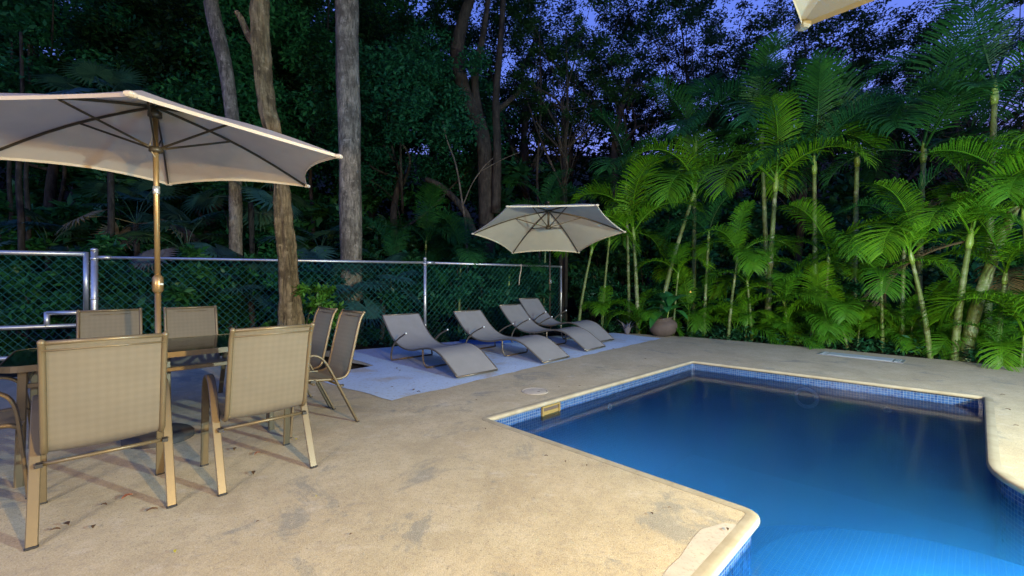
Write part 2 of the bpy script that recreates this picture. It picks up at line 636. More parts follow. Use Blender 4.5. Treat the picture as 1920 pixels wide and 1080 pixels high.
def terrain():
    xs = [-90 + 2 * k for k in range(44)] + [-2 + 0.25 * k for k in range(37)] + [8 + 2 * k for k in range(42)]
    ys = [-30 + 2 * k for k in range(15)] + [0.25 * k for k in range(33)] + [9.5 + 1.5 * k for k in range(60)]
    dug = offset_loop(POOL, 0.3 * SGN)
    vs, fs = [], []
    for y in ys:
        for x in xs:
            rise = max(0, y - 17) ** 1.25 * 0.16 + max(0, -x - 14) ** 1.2 * 0.12
            z = -0.05 + min(rise, 22) + (0.25 * noise.noise(Vector((x * 0.3, y * 0.3, 0))) if y > 12 else 0)
            if inside((x, y), dug):
                z = -2.2
            vs.append((x, y, z))
    nx = len(xs)
    for j in range(len(ys) - 1):
        for i in range(nx - 1):
            a = j * nx + i
            fs.append((a, a + 1, a + nx + 1, a + nx))
    me = bpy.data.meshes.new('ground')
    me.from_pydata(vs, [], fs)
    tag(link('ground', me, M['soil'], None, True), 'dark soil and leaf litter under the trees', 'ground', kind='structure')


terrain()

# patio outline, the soil pit around the near tree is a hole
PIT = [(-2.03, 6.03), (-2.72, 5.20), (-4.35, 6.35), (-3.60, 7.25)]
outer = ragged([(2.42, 9.98), (-1.09, 8.55), (-2.91, 7.45), (-4.6, 7.0), (-6.4, 5.3), (-8.2, 4.2)], 0.35, 0.05, 3, False)
outer += ragged([(-8.2, 4.2), (-10.5, 1.5), (-10.5, -5), (10.5, -5), (10.5, 2.2), (7.23, 5.95), (5.76, 7.58), (3.87, 9.25), (2.42, 9.98)], 0.35, 0.045, 4, False)
hole = offset_loop(POOL, 0.026 * SGN)
patio = sheet('patio', [outer, hole, ragged(PIT, 0.2, 0.025, 5)], 0.0, M['patio'])
tag(patio, 'stained beige limestone concrete patio around the pool', 'patio', kind='structure')

slab_pts = [(-1.226, 4.277), (0.95, 6.62), (3.19, 8.95), (2.42, 9.93), (-1.09, 8.52), (-2.86, 7.36), (-2.45, 6.50), (-2.0, 6.06), (-2.36, 5.62), (-2.62, 5.32), (-2.01, 4.85)]
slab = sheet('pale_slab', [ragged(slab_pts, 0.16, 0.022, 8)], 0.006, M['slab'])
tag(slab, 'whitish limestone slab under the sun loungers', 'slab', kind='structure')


rep_pts = [(0.42, 1.50), (0.93, 2.06), (1.075, 2.115), (1.15, 2.09), (0.62, 1.60), (0.40, 1.38)]
tag(sheet('repair_strip', [ragged(rep_pts, 0.09, 0.012, 12)], 0.0015, M['repair']), 'greyish repaired mortar strip along the near pool edge', 'strip', kind='structure')


# coping: a bullnose band round the pool
def coping():
    prof = [(0.026, 0.0015), (0.0, 0.004), (-0.028, 0.003), (-0.037, -0.003), (-0.040, -0.014), (-0.037, -0.030), (-0.028, -0.037), (0.02, -0.040)]
    rings = [offset_loop(POOL, d * SGN) for d, _ in prof]
    mb = MB()
    m = len(POOL)
    vs = [(rings[k][i][0], rings[k][i][1], prof[k][1]) for k in range(len(prof)) for i in range(m)]
    fs = []
    for k in range(len(prof) - 1):
        for i in range(m):
            j = (i + 1) % m
            fs.append((k * m + i, k * m + j, (k + 1) * m + j, (k + 1) * m + i))
    mb.add(vs, fs)
    return mb.build('coping', M['coping'], patio, True)
coping()

pool = bpy.data.objects.new('pool', None)
C.objects.link(pool)
tag(pool, 'sunken pool lined with blue mosaic tiles', 'pool', kind='structure')


def wall_strip(name, loop, z0, z1, mat, parent, inward=True, closed=True):
    vs, fs, uvs = [], [], []
    m = len(loop)
    u = 0
    for i in range(m if closed else m - 1):
        a, b = loop[i], loop[(i + 1) % m]
        L = math.dist(a, b)
        o = len(vs)
        vs += [(a[0], a[1], z0), (b[0], b[1], z0), (b[0], b[1], z1), (a[0], a[1], z1)]
        fs.append((o, o + 1, o + 2, o + 3) if not inward else (o + 3, o + 2, o + 1, o))
        q = [(u, z0), (u + L, z0), (u + L, z1), (u, z1)]
        uvs += q if not inward else q[::-1]
        u += L
    me = bpy.data.meshes.new(name)
    me.from_pydata(vs, [], fs)
    lay = me.uv_layers.new(name='UVMap')
    for k, c in enumerate(uvs):
        lay.data[k].uv = c
    return link(name, me, mat, parent)


def flat_uv(o):
    me = o.data
    lay = me.uv_layers.new(name='UVMap')
    for lp in me.loops:
        p = me.vertices[lp.vertex_index].co
        ca, sa = math.cos(R(42)), math.sin(R(42))
        lay.data[lp.index].uv = (p.x * ca + p.y * sa, -p.x * sa + p.y * ca)


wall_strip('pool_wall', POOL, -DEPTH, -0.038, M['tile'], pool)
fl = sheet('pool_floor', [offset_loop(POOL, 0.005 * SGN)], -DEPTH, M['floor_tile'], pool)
flat_uv(fl)


def round_step(name, c, r, z, z0):
    ring = [(c[0] + r * math.cos(2 * math.pi * k / 64), c[1] + r * math.sin(2 * math.pi * k / 64)) for k in range(64)]
    s = sheet(name, [ring], z, M['floor_tile'], pool)
    flat_uv(s)
    wall_strip('step_riser', ring, z0, z, M['floor_tile'], s, False)


round_step('pool_step', (2.15, 1.70), 1.50, -0.64, -DEPTH + 0.004)
round_step('pool_step', (2.15, 1.70), 1.07, -0.42, -0.636)

# water: a closed body that runs a little into the pool walls
wl = offset_loop(POOL, 0.012 * SGN)
wt = sheet('water', [wl], WATER_Z, M['water'])
me = wt.data
m0 = len(me.vertices)
vs = [tuple(v.co) for v in me.vertices]
top = [tuple(p.vertices) for p in me.polygons]
vb = [(x, y, -DEPTH - 0.02) for x, y, z in vs]
fs = top + [tuple(m0 + i for i in reversed(t)) for t in top]
for i in range(m0):
    j = (i + 1) % m0
    fs.append((i, m0 + i, m0 + j, j) if SGN > 0 else (i, j, m0 + j, m0 + i))
nm = bpy.data.meshes.new('water')
nm.from_pydata(vs + vb, [], fs)
nm.materials.append(M['water'])
wt.data = nm
tag(wt, 'still deep blue pool water', 'water', kind='structure')

# skimmer mouth in the long wall
ab = (Vector((2.778, 6.47)) - Vector((-0.261, 3.728))).normalized()
inn = Vector((ab.y, -ab.x))          # into the pool


def on_wall(o2, along, depth, z):
    p = Vector((-0.261, 3.728)) + ab * along + inn * depth
    return Vector((p.x, p.y, z))


sk = bpy.data.objects.new('skimmer_mouth', None)
C.objects.link(sk)
sk.parent = pool
sk['label'] = 'yellowed plastic skimmer mouth in the tiled wall'
ROTW = Matrix(((ab.x, inn.x, 0), (ab.y, inn.y, 0), (0, 0, 1)))
s0 = 0.88
for (dx, z, sx, sz) in ((0, -0.052, 0.27, 0.018), (0, -0.172, 0.27, 0.018), (-0.126, -0.112, 0.018, 0.102), (0.126, -0.112, 0.018, 0.102)):
    MB().box(on_wall(0, s0 + dx, 0.012, z), (sx, 0.03, sz), ROTW, 0.004).build('skimmer_frame', M['cream_plastic'], sk)
fp = MB().box(on_wall(0, s0, 0.008, -0.130), (0.232, 0.012, 0.064), ROTW).build('skimmer_flap', M['cream_plastic'], sk)
MB().box(on_wall(0, s0, 0.005, -0.080), (0.232, 0.008, 0.036), ROTW).build('skimmer_throat', M['clay'], sk)

# round underwater light on the far wall and two inlet nozzles
bc = (Vector((5.056, 4.435)) - Vector((2.778, 6.47))).normalized()
inn2 = Vector((bc.y, -bc.x))


def wall2(along, depth, z):
    p = Vector((2.778, 6.47)) + bc * along + inn2 * depth
    return Vector((p.x, p.y, z))


def ring_on(center, nrm, r, tr, name, mat):
    side = Vector((nrm.y, -nrm.x, 0))
    pts = [center + side * (r * math.cos(2 * math.pi * k / 28)) + Vector((0, 0, r * math.sin(2 * math.pi * k / 28))) for k in range(29)]
    return MB().tube(pts, tr, 6).build(name, mat, pool, True)


ring_on(wall2(1.46, 0.03, -0.30), inn2.to_3d(), 0.115, 0.024, 'light_rim', M['white_plastic'])
ring_on(wall2(2.25, 0.02, -0.30), inn2.to_3d(), 0.03, 0.012, 'inlet_nozzle', M['white_plastic'])
ring_on(on_wall(0, 1.9, 0.02, -0.27), inn.to_3d(), 0.03, 0.012, 'inlet_nozzle', M['white_plastic'])

# lit underwater lamp in the near wall, over the round step
pl_rim = MB().lathe([(0.09, 0.0), (0.10, 0.012), (0.085, 0.02)], 24).build('lamp_rim', M['white_plastic'], pool, True)
pl_rim.location = (2.1, 0.905, -0.29)
pl_rim.rotation_euler = (R(-90), 0, 0)
pl_lens = MB().lathe([(0.08, 0.015), (0.05, 0.028), (0.01, 0.032)], 24).build('lamp_lens', emis('pool_lamp_glow', (0.3, 0.65, 1.0), 3.0), pl_rim, True)
pld = bpy.data.lights.new('pool_light', 'POINT')
pld.energy = 9.5
pld.color = (0.12, 0.62, 1.0)
pld.shadow_soft_size = 0.08
plo = bpy.data.objects.new('pool_light', pld)
C.objects.link(plo)
plo.parent = pool
plo.location = (2.1, 1.05, -0.28)

fill_rim = pl_rim.copy()  # second underwater lamp, unseen, added to even out the water's glow
C.objects.link(fill_rim)
fill_rim.location = (0.47, 2.99, -1.0)
fill_rim.rotation_euler = (R(-90), 0, R(-45))
fill_lens = pl_lens.copy()
C.objects.link(fill_lens)
fill_lens.parent = fill_rim
fill_light = bpy.data.objects.new('pool_light', pld.copy())  # added fill light that carries the glow to mid pool
fill_light.data.energy = 0.9
fill_light.data.color = (0.22, 0.56, 1.0)
C.objects.link(fill_light)
fill_light.parent = pool
fill_light.location = (0.70, 3.22, -1.0)

# lids set in the patio
lid = thing('drain_lid', 'round pale green lid set in the patio beside the pool edge', 'lid', (at(1003, 4.66), 4.66, 0.0))
MB().lathe([(0.001, 0.004), (0.115, 0.004), (0.125, 0.003), (0.128, 0.001)][::-1], 32).build('lid_plate', M['repair'], lid, True)
MB().lathe([(0.150, 0.001), (0.148, 0.004), (0.132, 0.004), (0.131, 0.001)], 32).build('lid_rim', M['repair'], lid, True)
MB().box((0.04, -0.03, 0.005), (0.03, 0.012, 0.002)).build('finger_slot', M['black'], lid)

hy = 6.75
hatch = thing('deck_hatch', 'long pale metal hatch cover in the patio below the palms', 'hatch', (at(1612, hy), hy, 0.0), math.atan2(-1.63, 1.47))
MB().box((0, 0, 0.006), (1.06, 0.38, 0.010), None, 0.003).build('hatch_frame', M['galv'], hatch)
MB().box((0.0, 0, 0.0135), (0.80, 0.31, 0.006), None, 0.002).build('hatch_plate', M['hatch'], hatch)
for sx in (-1, 1):
    for k in range(3):
        MB().box((sx * (0.432 + 0.026 * k), 0, 0.0135), (0.012, 0.3, 0.006)).build('end_slat', M['hatch'], hatch)

# ------------------------------------------------------------------ chairs
BACKW = 0.216


def make_chair():
    root = thing('patio_chair', 'x', 'chair')
    for s in (-1, 1):
        x = s * 0.25
        curve = catmull([(x, 0.30, 0.0), (x, 0.275, 0.30), (x, 0.250, 0.52), (x, 0.205, 0.600), (x, 0.13, 0.622), (x, 0.06, 0.588), (x, 0.0, 0.50), (x, -0.10, 0.30), (x, -0.245, 0.0)], 5)
        n = len(curve)
        MB().tube(curve[:11], 0, flat=(0.042, 0.016), up=(1, 0, 0)).build('leg', M['tan_metal'], root)
        MB().tube(curve[10:31], 0, flat=(0.042, 0.0155), up=(1, 0, 0)).build('armrest', M['tan_metal'], root)
        MB().tube(curve[30:], 0, flat=(0.042, 0.016), up=(1, 0, 0)).build('leg', M['tan_metal'], root)
        for y in (0.30, -0.245):
            MB().box((x, y, 0.006), (0.046, 0.022, 0.012), None, 0.003).build('foot_cap', M['black'], root)
        xr = s * BACKW
        rail = catmull([(xr, 0.27, 0.395), (xr, 0.20, 0.420), (xr, 0.0, 0.400), (xr, -0.12, 0.395), (xr, -0.175, 0.43), (xr, -0.20, 0.52), (xr, -0.245, 0.72), (xr, -0.285, 0.88), (xr, -0.32, 0.945)], 5)
        MB().tube(rail, 0.0135, 8).build('sling_rail', M['tan_metal'], root, True)
        MB().ball(rail[-1], 0.015, 6).build('rail_cap', M['tan_metal'], root, True)
        MB().box((s * 0.234, 0.12, 0.405), (0.02, 0.04, 0.02)).build('seat_bracket', M['black'], root)
        MB().box((s * 0.234, -0.105, 0.335), (0.024, 0.05, 0.018)).build('seat_bracket', M['black'], root)
    prof = catmull([(0, 0.27, 0.395), (0, 0.20, 0.420), (0, 0.0, 0.400), (0, -0.12, 0.395), (0, -0.175, 0.43), (0, -0.20, 0.52), (0, -0.245, 0.72), (0, -0.285, 0.88), (0, -0.32, 0.945)], 5)
    vs, fs = [], []
    nxs = 8
    for i, p in enumerate(prof):
        for k in range(nxs + 1):
            t = k / nxs * 2 - 1
            sag = 0.012 * (1 - t * t) * (0.3 if i in (0, len(prof) - 1) else 1)
            vs.append((t * (BACKW - 0.008), p.y, p.z - (sag if i < 17 else 0)) if i < 17 else (t * (BACKW - 0.008), p.y - sag, p.z))
    for i in range(len(prof) - 1):
        for k in range(nxs):
            a = i * (nxs + 1) + k
            fs.append((a, a + 1, a + nxs + 2, a + nxs + 1))
    MB().add(vs, fs).build('sling', M['sling'], root, True)
    MB().tube([(-BACKW, -0.318, 0.942), (BACKW, -0.318, 0.942)], 0.011, 8).build('top_bar', M['tan_metal'], root, True)
    MB().tube([(-BACKW, -0.306, 0.905), (BACKW, -0.306, 0.905)], 0.0045, 6).build('sling_hem', M['tan_metal'], root, True)
    MB().tube([(-0.25, -0.105, 0.335), (0.25, -0.105, 0.335)], 0.010, 8).build('crossbar', M['tan_metal'], root, True)
    MB().tube([(-0.25, 0.12, 0.385), (0.25, 0.12, 0.385)], 0.010, 8).build('crossbar', M['tan_metal'], root, True)
    return root


TC = Vector((-2.75, 3.26))
U = Vector((0.705, 0.709))
N = Vector((-0.709, 0.705))


def rz_of(d):
    return math.atan2(d.y, d.x) - math.pi / 2


chair0 = make_chair()
chairs = [
    (Vector((-2.19, 2.26)), N, 'tan sling chair nearest the camera, back turned, at the left of the table front'),
    (Vector((-1.65, 2.74)), N, 'tan sling chair seen from behind, right beside the pool side of the table front'),
    (TC + N * 1.02 + U * -0.24, -N, 'sling chair across the glass table, left of the parasol pole'),
    (TC + N * 1.02 + U * 0.38, -N, 'sling chair across the glass table, right of the parasol pole'),
    (TC + U * 1.02 + N * -0.47, -U, 'sling chair at the table end seen side-on, nearer the sun loungers'),
    (TC + U * 1.02 + N * 0.12, -U, 'sling chair at the table end half hidden behind another side-on chair'),
    (TC - U * 0.92 + N * -0.40, U, 'sling chair cut off by the left edge of the photo'),
]
for i, (p, d, lab) in enumerate(chairs):
    o = chair0 if i == 0 else copy_tree(chair0)
    o.location = (p.x, p.y, 0)
    o.rotation_euler = (0, 0, rz_of(d))
    tag(o, lab, 'chair', 'sling chairs around the glass table')

# ------------------------------------------------------------------ table
tab = thing('dining_table', 'oblong glass topped patio table with tan metal frame', 'table', (TC.x, TC.y, 0), math.atan2(U.y, U.x))
HL, HW, TZ = 0.76, 0.475, 0.72


def round_rect(hl, hw, r, n=6):
    out = []
    for cx, cy, a0 in ((hl - r, hw - r, 0), (-hl + r, hw - r, 90), (-hl + r, -hw + r, 180), (hl - r, -hw + r, 270)):
        for k in range(n + 1):
            a = R(a0 + 90 * k / n)
            out.append((cx + r * math.cos(a), cy + r * math.sin(a)))
    return out


rr = round_rect(HL - 0.012, HW - 0.012, 0.10)
mb = MB()
m = len(rr)
mb.add([(x, y, TZ - 0.004) for x, y in rr] + [(x, y, TZ + 0.002) for x, y in rr],
       [tuple(range(m - 1, -1, -1)), tuple(range(m, 2 * m))] + [(i, (i + 1) % m, m + (i + 1) % m, m + i) for i in range(m)])
mb.build('glass_top', M['glass'], tab)
ro = round_rect(HL, HW, 0.11)
ri = round_rect(HL - 0.022, HW - 0.022, 0.09)
mb = MB()
m = len(ro)
z0, z1 = TZ - 0.034, TZ + 0.004
vs = [(x, y, z1) for x, y in ro] + [(x, y, z0) for x, y in ro] + [(x, y, z0) for x, y in ri] + [(x, y, TZ - 0.006) for x, y in ri] + [(x * 0.99, y * 0.985, z1) for x, y in ro]
fs = []
for k, l in ((0, 1), (1, 2), (2, 3), (4, 0)):
    for i in range(m):
        j = (i + 1) % m
        fs.append((k * m + i, k * m + j, l * m + j, l * m + i))
mb.add(vs, fs).build('rim', M['tan_metal'], tab)
for sx in (-1, 1):
    for sy in (-1, 1):
        MB().tube([(sx * (HL - 0.10), sy * (HW - 0.08), TZ - 0.03), (sx * (HL - 0.085), sy * (HW - 0.065), 0.0)], 0, flat=(0.042, 0.03), up=(1, 0, 0)).build('leg', M['tan_metal'], tab)
for sy in (-1, 1):
    MB().tube([(-HL + 0.1, sy * (HW - 0.08), TZ - 0.13), (HL - 0.1, sy * (HW - 0.08), TZ - 0.13)], 0, flat=(0.03, 0.018), up=(0, 0, 1)).build('stretcher', M['tan_metal'], tab)
for sx in (-1, 1):
    MB().tube([(sx * (HL - 0.1), -HW + 0.08, TZ - 0.13), (sx * (HL - 0.1), HW - 0.08, TZ - 0.13)], 0, flat=(0.03, 0.018), up=(0, 0, 1)).build('stretcher', M['tan_metal'], tab)
MB().lathe([(0.045, TZ + 0.0035), (0.045, TZ + 0.010), (0.03, TZ + 0.014)], 20).build('pole_collar', M['black'], tab, True)


# ------------------------------------------------------------------ parasols
def canopy_mesh(apex, verts, sag=0.10, nr=8, ne=10, billow=0.03):
    """panels between ribs, edges drawn in between the rib tips"""
    mb = MB()
    k = len(verts)
    A = Vector(apex)
    for i in range(k):
        a, b = Vector(verts[i]), Vector(verts[(i + 1) % k])
        grid = []
        for r_ in range(nr + 1):
            t = r_ / nr
            row = []
            for e in range(ne + 1):
                s = e / ne
                q = a.lerp(b, s)
                draw = 4 * s * (1 - s)
                q = q + (A - q) * (sag * draw * t)
                p = A.lerp(q, t)
                p.z += -billow * draw * t * (1 - t) * 4 * 0.5 + 0.05 * math.sin(math.pi * t)
                row.append(p)
            grid.append(row)
        vs = [p for row in grid for p in row]
        fs = []
        for r_ in range(nr):
            for e in range(ne):
                q = r_ * (ne + 1) + e
                fs.append((q, q + 1, q + ne + 2, q + ne + 1))
        mb.add(vs, fs)
        # hem
        hem = [p + Vector((0, 0, -0.022)) for p in grid[-1]]
        mb.add(list(grid[-1]) + hem, [(e, e + 1, ne + 2 + e, ne + 1 + e) for e in range(ne)])
    return mb


def parasol(root, apex, tips, hub_low, rib_mat, canvas, pole_xy, sag, strut_t=0.45, rib_dz=-0.020):
    A = Vector(apex)
    cn = canopy_mesh(A, tips, sag).build('canopy', canvas, root, True)
    for t in tips:
        t = Vector(t)
        rib = []
        for k in range(9):
            q = A.lerp(t, k / 8)
            q.z += 0.05 * math.sin(math.pi * k / 8) + rib_dz
            rib.append(q)
        o = MB().tube(rib, 0, flat=(0.020, 0.012), up=(0, 0, 1)).build('rib', rib_mat, root)
        q = A.lerp(t, strut_t)
        q.z += 0.05 * math.sin(math.pi * strut_t) - 0.03
        MB().tube([hub_low, q], 0, flat=(0.016, 0.011), up=(0, 0, 1)).build('strut', rib_mat, o)
        MB().box(t + Vector((0, 0, -0.012)), (0.05, 0.05, 0.03), None, 0.008).build('tip_pocket', canvas, cn)
    return cn


up = thing('garden_parasol', 'large beige parasol standing through the glass table', 'parasol', (TC.x, TC.y, 0))
tips = [(1.41, -0.02, 2.20), (0.64, 1.05, 2.215), (-0.72, 0.97, 2.217), (-1.44, 0.03, 2.21), (-0.70, -1.04, 2.20), (0.746, -1.06, 2.215)]
top = (-0.03, 0.0, 2.60)
parasol(up, top, tips, Vector((-0.022, 0, 2.245)), M['dark_rib'], M['canvas'], (0, 0), 0.085, 0.42)
MB().tube([(0, 0, 0.04), (-0.008, 0, 1.18)], 0.020, 14).build('lower_pole', M['brown_pole'], up, True)
MB().tube([(-0.008, 0, 1.16), (-0.02, 0, 2.0), (-0.03, 0, 2.57)], 0.0185, 14).build('upper_pole', M['brown_pole'], up, True)
cb = MB().lathe([(0.021, 1.13), (0.034, 1.15), (0.036, 1.20), (0.034, 1.25), (0.021, 1.27)], 18, (-0.008, 0, 0)).build('crank_housing', M['brown_pole'], up, True)
MB().tube([(-0.008, 0, 1.2), (0.045, -0.02, 1.2)], 0.008, 8).build('crank_stub', M['white_plastic'], cb, True)
MB().lathe([(0.020, 2.22), (0.045, 2.228), (0.045, 2.262), (0.020, 2.27)], 16, (-0.022, 0, 0)).build('runner', M['dark_rib'], up, True)
MB().lathe([(0.019, 2.49), (0.045, 2.50), (0.045, 2.54), (0.02, 2.56)], 16, (-0.03, 0, 0)).build('top_hub', M['dark_rib'], up, True)
MB().lathe([(0.016, 1.90), (0.0225, 1.905), (0.0225, 1.96), (0.016, 1.965)], 16, (-0.019, 0, 0)).build('tilt_collar', M['galv'], up, True)
cord = [(-0.025 + 0.03 * math.sin(k * 0.9) * (k / 9), -0.03, 2.46 - 0.035 * k) for k in range(9)]
MB().tube(catmull(cord, 3), 0.003, 5).build('pull_cord', M['rope'], up, True)
MB().ball((-0.03, 0, 2.635), 0.03, 8).build('finial', M['dark_rib'], up, True)
# pleated vent flap on top
vt = MB()
for i in range(6):
    a, b = Vector(tips[i]), Vector(tips[(i + 1) % 6])
    A = Vector(top) + Vector((0, 0, 0.03))
    p, q = A.lerp(a, 0.22), A.lerp(b, 0.22)
    p.z -= 0.004; q.z -= 0.004
    mm = p.lerp(q, 0.5); mm.z += 0.022
    vt.add([A, p, mm, q], [(0, 1, 2), (0, 2, 3)])
vt.build('vent_flap', M['canvas'], up)

base = thing('parasol_base', 'dark cast parasol base on the patio under the table', 'base', (TC.x, TC.y, 0))
b0 = MB()
ring = []
prof = [(1.0, 0.0), (1.0, 0.035), (0.93, 0.052), (0.6, 0.062), (0.25, 0.07), (0.15, 0.075)]
n_ = 40
vs, fs = [], []
for (k, z) in prof:
    for i in range(n_):
        a = 2 * math.pi * i / n_
        rr_ = 0.225 * (1 + 0.09 * math.cos(2 * a + 0.6))
        vs.append((k * rr_ * math.cos(a), k * rr_ * math.sin(a), z))
for j in range(len(prof) - 1):
    for i in range(n_):
        q = (i + 1) % n_
        fs.append((j * n_ + i, j * n_ + q, (j + 1) * n_ + q, (j + 1) * n_ + i))
fs.append(tuple(range((len(prof) - 1) * n_, len(prof) * n_)))
b0.add(vs, fs).build('foot_plate', M['base'], base, True)
MB().lathe([(0.034, 0.06), (0.034, 0.30), (0.029, 0.31), (0.024, 0.31)], 16).build('socket_tube', M['base'], base, True)

# cantilever parasol over the loungers, tilted
cy = 7.25
cx = at(1028, cy)
uc = thing('cantilever_parasol', 'smaller cream parasol hanging from a tall post behind the sun loungers', 'parasol', (0.90, 9.95, 0))
off = Vector((0.90, 9.95, 0))
tl = []
for k in range(6):
    a = R(60 * k - 2)
    px_, py_ = 1.31 * math.cos(a), 1.31 * math.sin(a)
    tl.append(Vector((cx + px_ + 0.0, cy + py_ * 0.98, 2.075 - 0.235 * py_)) - off)
apx = Vector((cx, cy - 0.05, 2.45)) - off
low = Vector((cx, cy - 0.02, 2.15)) - off
parasol(uc, apx, tl, low, M['dark_rib'], M['canvas2'], None, 0.06, 0.42)
MB().tube([apx + Vector((0, 0, 0.10)), low + Vector((0, 0, -0.02))], 0.018, 10).build('hub_stem', M['dark_rib'], uc, True)
MB().lathe([(0.02, -0.03), (0.05, -0.02), (0.05, 0.02), (0.02, 0.03)], 14, low).build('lower_hub', M['dark_rib'], uc, True)
MB().lathe([(0.02, -0.05), (0.055, -0.04), (0.055, 0.0), (0.02, 0.01)], 14, apx).build('top_hub', M['dark_rib'], uc, True)
MB().tube([(0, 0, 0), (0, 0, 2.5)], 0.021, 12).build('post', M['dark_rib'], uc, True)
MB().tube(catmull([(0, 0, 1.9), (0, -0.35, 2.45), (cx - 0.90, cy - 9.95 + 0.5, 2.62), (cx - 0.90, cy - 9.95 - 0.05, 2.58)], 6), 0.022, 10).build('arm', M['dark_rib'], uc, True)
cr = MB().box((0.0, -0.03, 1.22), (0.07, 0.09, 0.13), None, 0.012).build('crank_box', M['dark_rib'], uc)
MB().tube([(0.0, -0.07, 1.26), (0.0, -0.13, 1.26), (0.02, -0.14, 1.18)], 0.008, 6).build('crank_handle', M['galv'], cr, True)
for a in (0, 90):
    MB().box((0, 0, 0.03), (0.9, 0.06, 0.04), Matrix.Rotation(R(a + 20), 3, 'Z'), 0.008).build('cross_foot', M['dark_rib'], uc)

# parasol beside the camera whose canopy tip hangs into the frame
px3, py3 = 0.9, -1.7
u3 = thing('terrace_parasol', 'cream parasol canopy corner hanging into the top right of the frame', 'parasol', (px3, py3, 0))
tz = 2.36
t3y = 785 * (tz - CAM_H) / (HOR - 43)
c3 = Vector((at(1506, t3y) - px3, t3y - 1.5 - py3, 0))
tips3 = [(c3.x + 1.5 * math.cos(R(90 * k + 90)), c3.y + 1.5 * math.sin(R(90 * k + 90)), tz) for k in range(4)]
parasol(u3, (c3.x, c3.y, 2.80), tips3, Vector((c3.x, c3.y, 2.45)), M['dark_rib'], M['canvas3'], None, 0.02, 0.30, 0.012)
MB().tube([(c3.x, c3.y, 2.86), (c3.x, c3.y, 2.42)], 0.018, 10).build('hub_stem', M['dark_rib'], u3, True)
MB().tube([(0, 0, 0.0), (0, 0, 2.75)], 0.03, 12).build('post', M['dark_rib'], u3, True)
MB().tube(catmull([(0, 0, 2.6), (c3.x * 0.35, c3.y * 0.35, 2.96), (c3.x, c3.y, 2.90)], 8), 0.024, 10).build('arm', M['dark_rib'], u3, True)
for a in (0, 90):
    MB().box((0, 0, 0.03), (0.9, 0.06, 0.04), Matrix.Rotation(R(a + 20), 3, 'Z'), 0.008).build('cross_foot', M['dark_rib'], u3)


# ------------------------------------------------------------------ sun loungers
def make_lounger():
    root = thing('sun_lounger', 'x', 'sun lounger')
    W = 0.325
    prof = catmull([(0, 0.0, 0.035), (0, 0.21, 0.165), (0, 0.41, 0.272), (0, 0.63, 0.312), (0, 0.88, 0.280), (0, 1.13, 0.232), (0, 1.45, 0.245), (0, 1.74, 0.375), (0, 2.06, 0.675)], 6)
    vs, fs = [], []
    nxs = 6
    for p in prof:
        for k in range(nxs + 1):
            t = k / nxs * 2 - 1
            vs.append((t * W, p.y, p.z - 0.010 * (1 - t * t)))
    for i in range(len(prof) - 1):
        for k in range(nxs):
            a = i * (nxs + 1) + k
            fs.append((a, a + 1, a + nxs + 2, a + nxs + 1))
    MB().add(vs, fs).build('sling', M['lounge'], root, True)
    for s in (-1, 1):
        rail = [Vector((s * (W + 0.004), p.y, p.z - 0.008)) for p in prof]
        MB().tube(rail, 0.0125, 8).build('side_rail', M['bronze'], root, True)
        x = s * (W + 0.035)
        arm = catmull([(x, 1.68, 0.012), (x, 1.69, 0.10), (x, 1.62, 0.24), (x, 1.46, 0.36), (x, 1.23, 0.46)], 5)
        MB().tube(arm, 0.0125, 8).build('armrest', M['bronze'], root, True)
        MB().ball(arm[-1], 0.0135, 6).build('end_cap', M['white_plastic'], root, True)
        MB().tube(catmull([(s * (W - 0.02), 0.86, 0.275), (s * (W - 0.02), 0.85, 0.12), (s * (W - 0.05), 0.83, 0.025), (s * (W - 0.10), 0.83, 0.012)], 4), 0.0125, 8).build('leg', M['bronze'], root, True)
    MB().tube([(-W + 0.09, 0.83, 0.012), (W - 0.09, 0.83, 0.012)], 0.0125, 8).build('floor_bar', M['bronze'], root, True)
    MB().tube([(-W - 0.035, 1.68, 0.012), (W + 0.035, 1.68, 0.012)], 0.0125, 8).build('floor_bar', M['bronze'], root, True)
    MB().tube([(-W, 0.0, 0.024), (W, 0.0, 0.024)], 0.0135, 8).build('foot_bar', M['bronze'], root, True)
    MB().tube([(-W, 2.06, 0.668), (W, 2.06, 0.668)], 0.0125, 8).build('head_bar', M['bronze'], root, True)
    MB().tube([(-W - 0.03, 1.60, 0.265), (W + 0.03, 1.60, 0.265)], 0.010, 8).build('cross_bar', M['bronze'], root, True)
    return root


lg0 = make_lounger()
lgs = [((-0.676, 5.2), 0.68, 'taupe sun lounger nearest the table, first of the row'),
       ((0.46, 6.14), 0.735, 'taupe sun lounger second from the table'),
       ((1.273, 7.2), 0.745, 'taupe sun lounger third from the table, close beside the last one'),
       ((1.62, 8.12), 0.71, 'taupe sun lounger farthest from the table, under the hanging parasol')]
for i, (p, s, lab) in enumerate(lgs):
    o = lg0 if i == 0 else copy_tree(lg0)
    d = Vector((-s, math.sqrt(1 - s * s)))
    side = Vector((d.y, -d.x)) * 0.325
    o.location = (p[0] + side.x, p[1] + side.y, 0.008)
    o.rotation_euler = (0, 0, rz_of(d))
    o.scale = (1, 1, (1.0, 1.0, 1.08, 1.22)[i])
    tag(o, lab, 'sun lounger', 'sun loungers in a row on the pale slab')

# ------------------------------------------------------------------ chain-link fence and gate
FH = 1.60


def fence_line(px):
    # the fence runs along y = 9.06 + 0.38 * x
    k = (px - 960) / F
    y = 9.06 / (1 - 0.38 * k)
    if px > 797:                      # beyond the middle post the fence turns away behind the last lounger
        y = (8.397 + 0.75 * 1.743) / (1 - 0.75 * k)
    return Vector((k * y, y, 0))


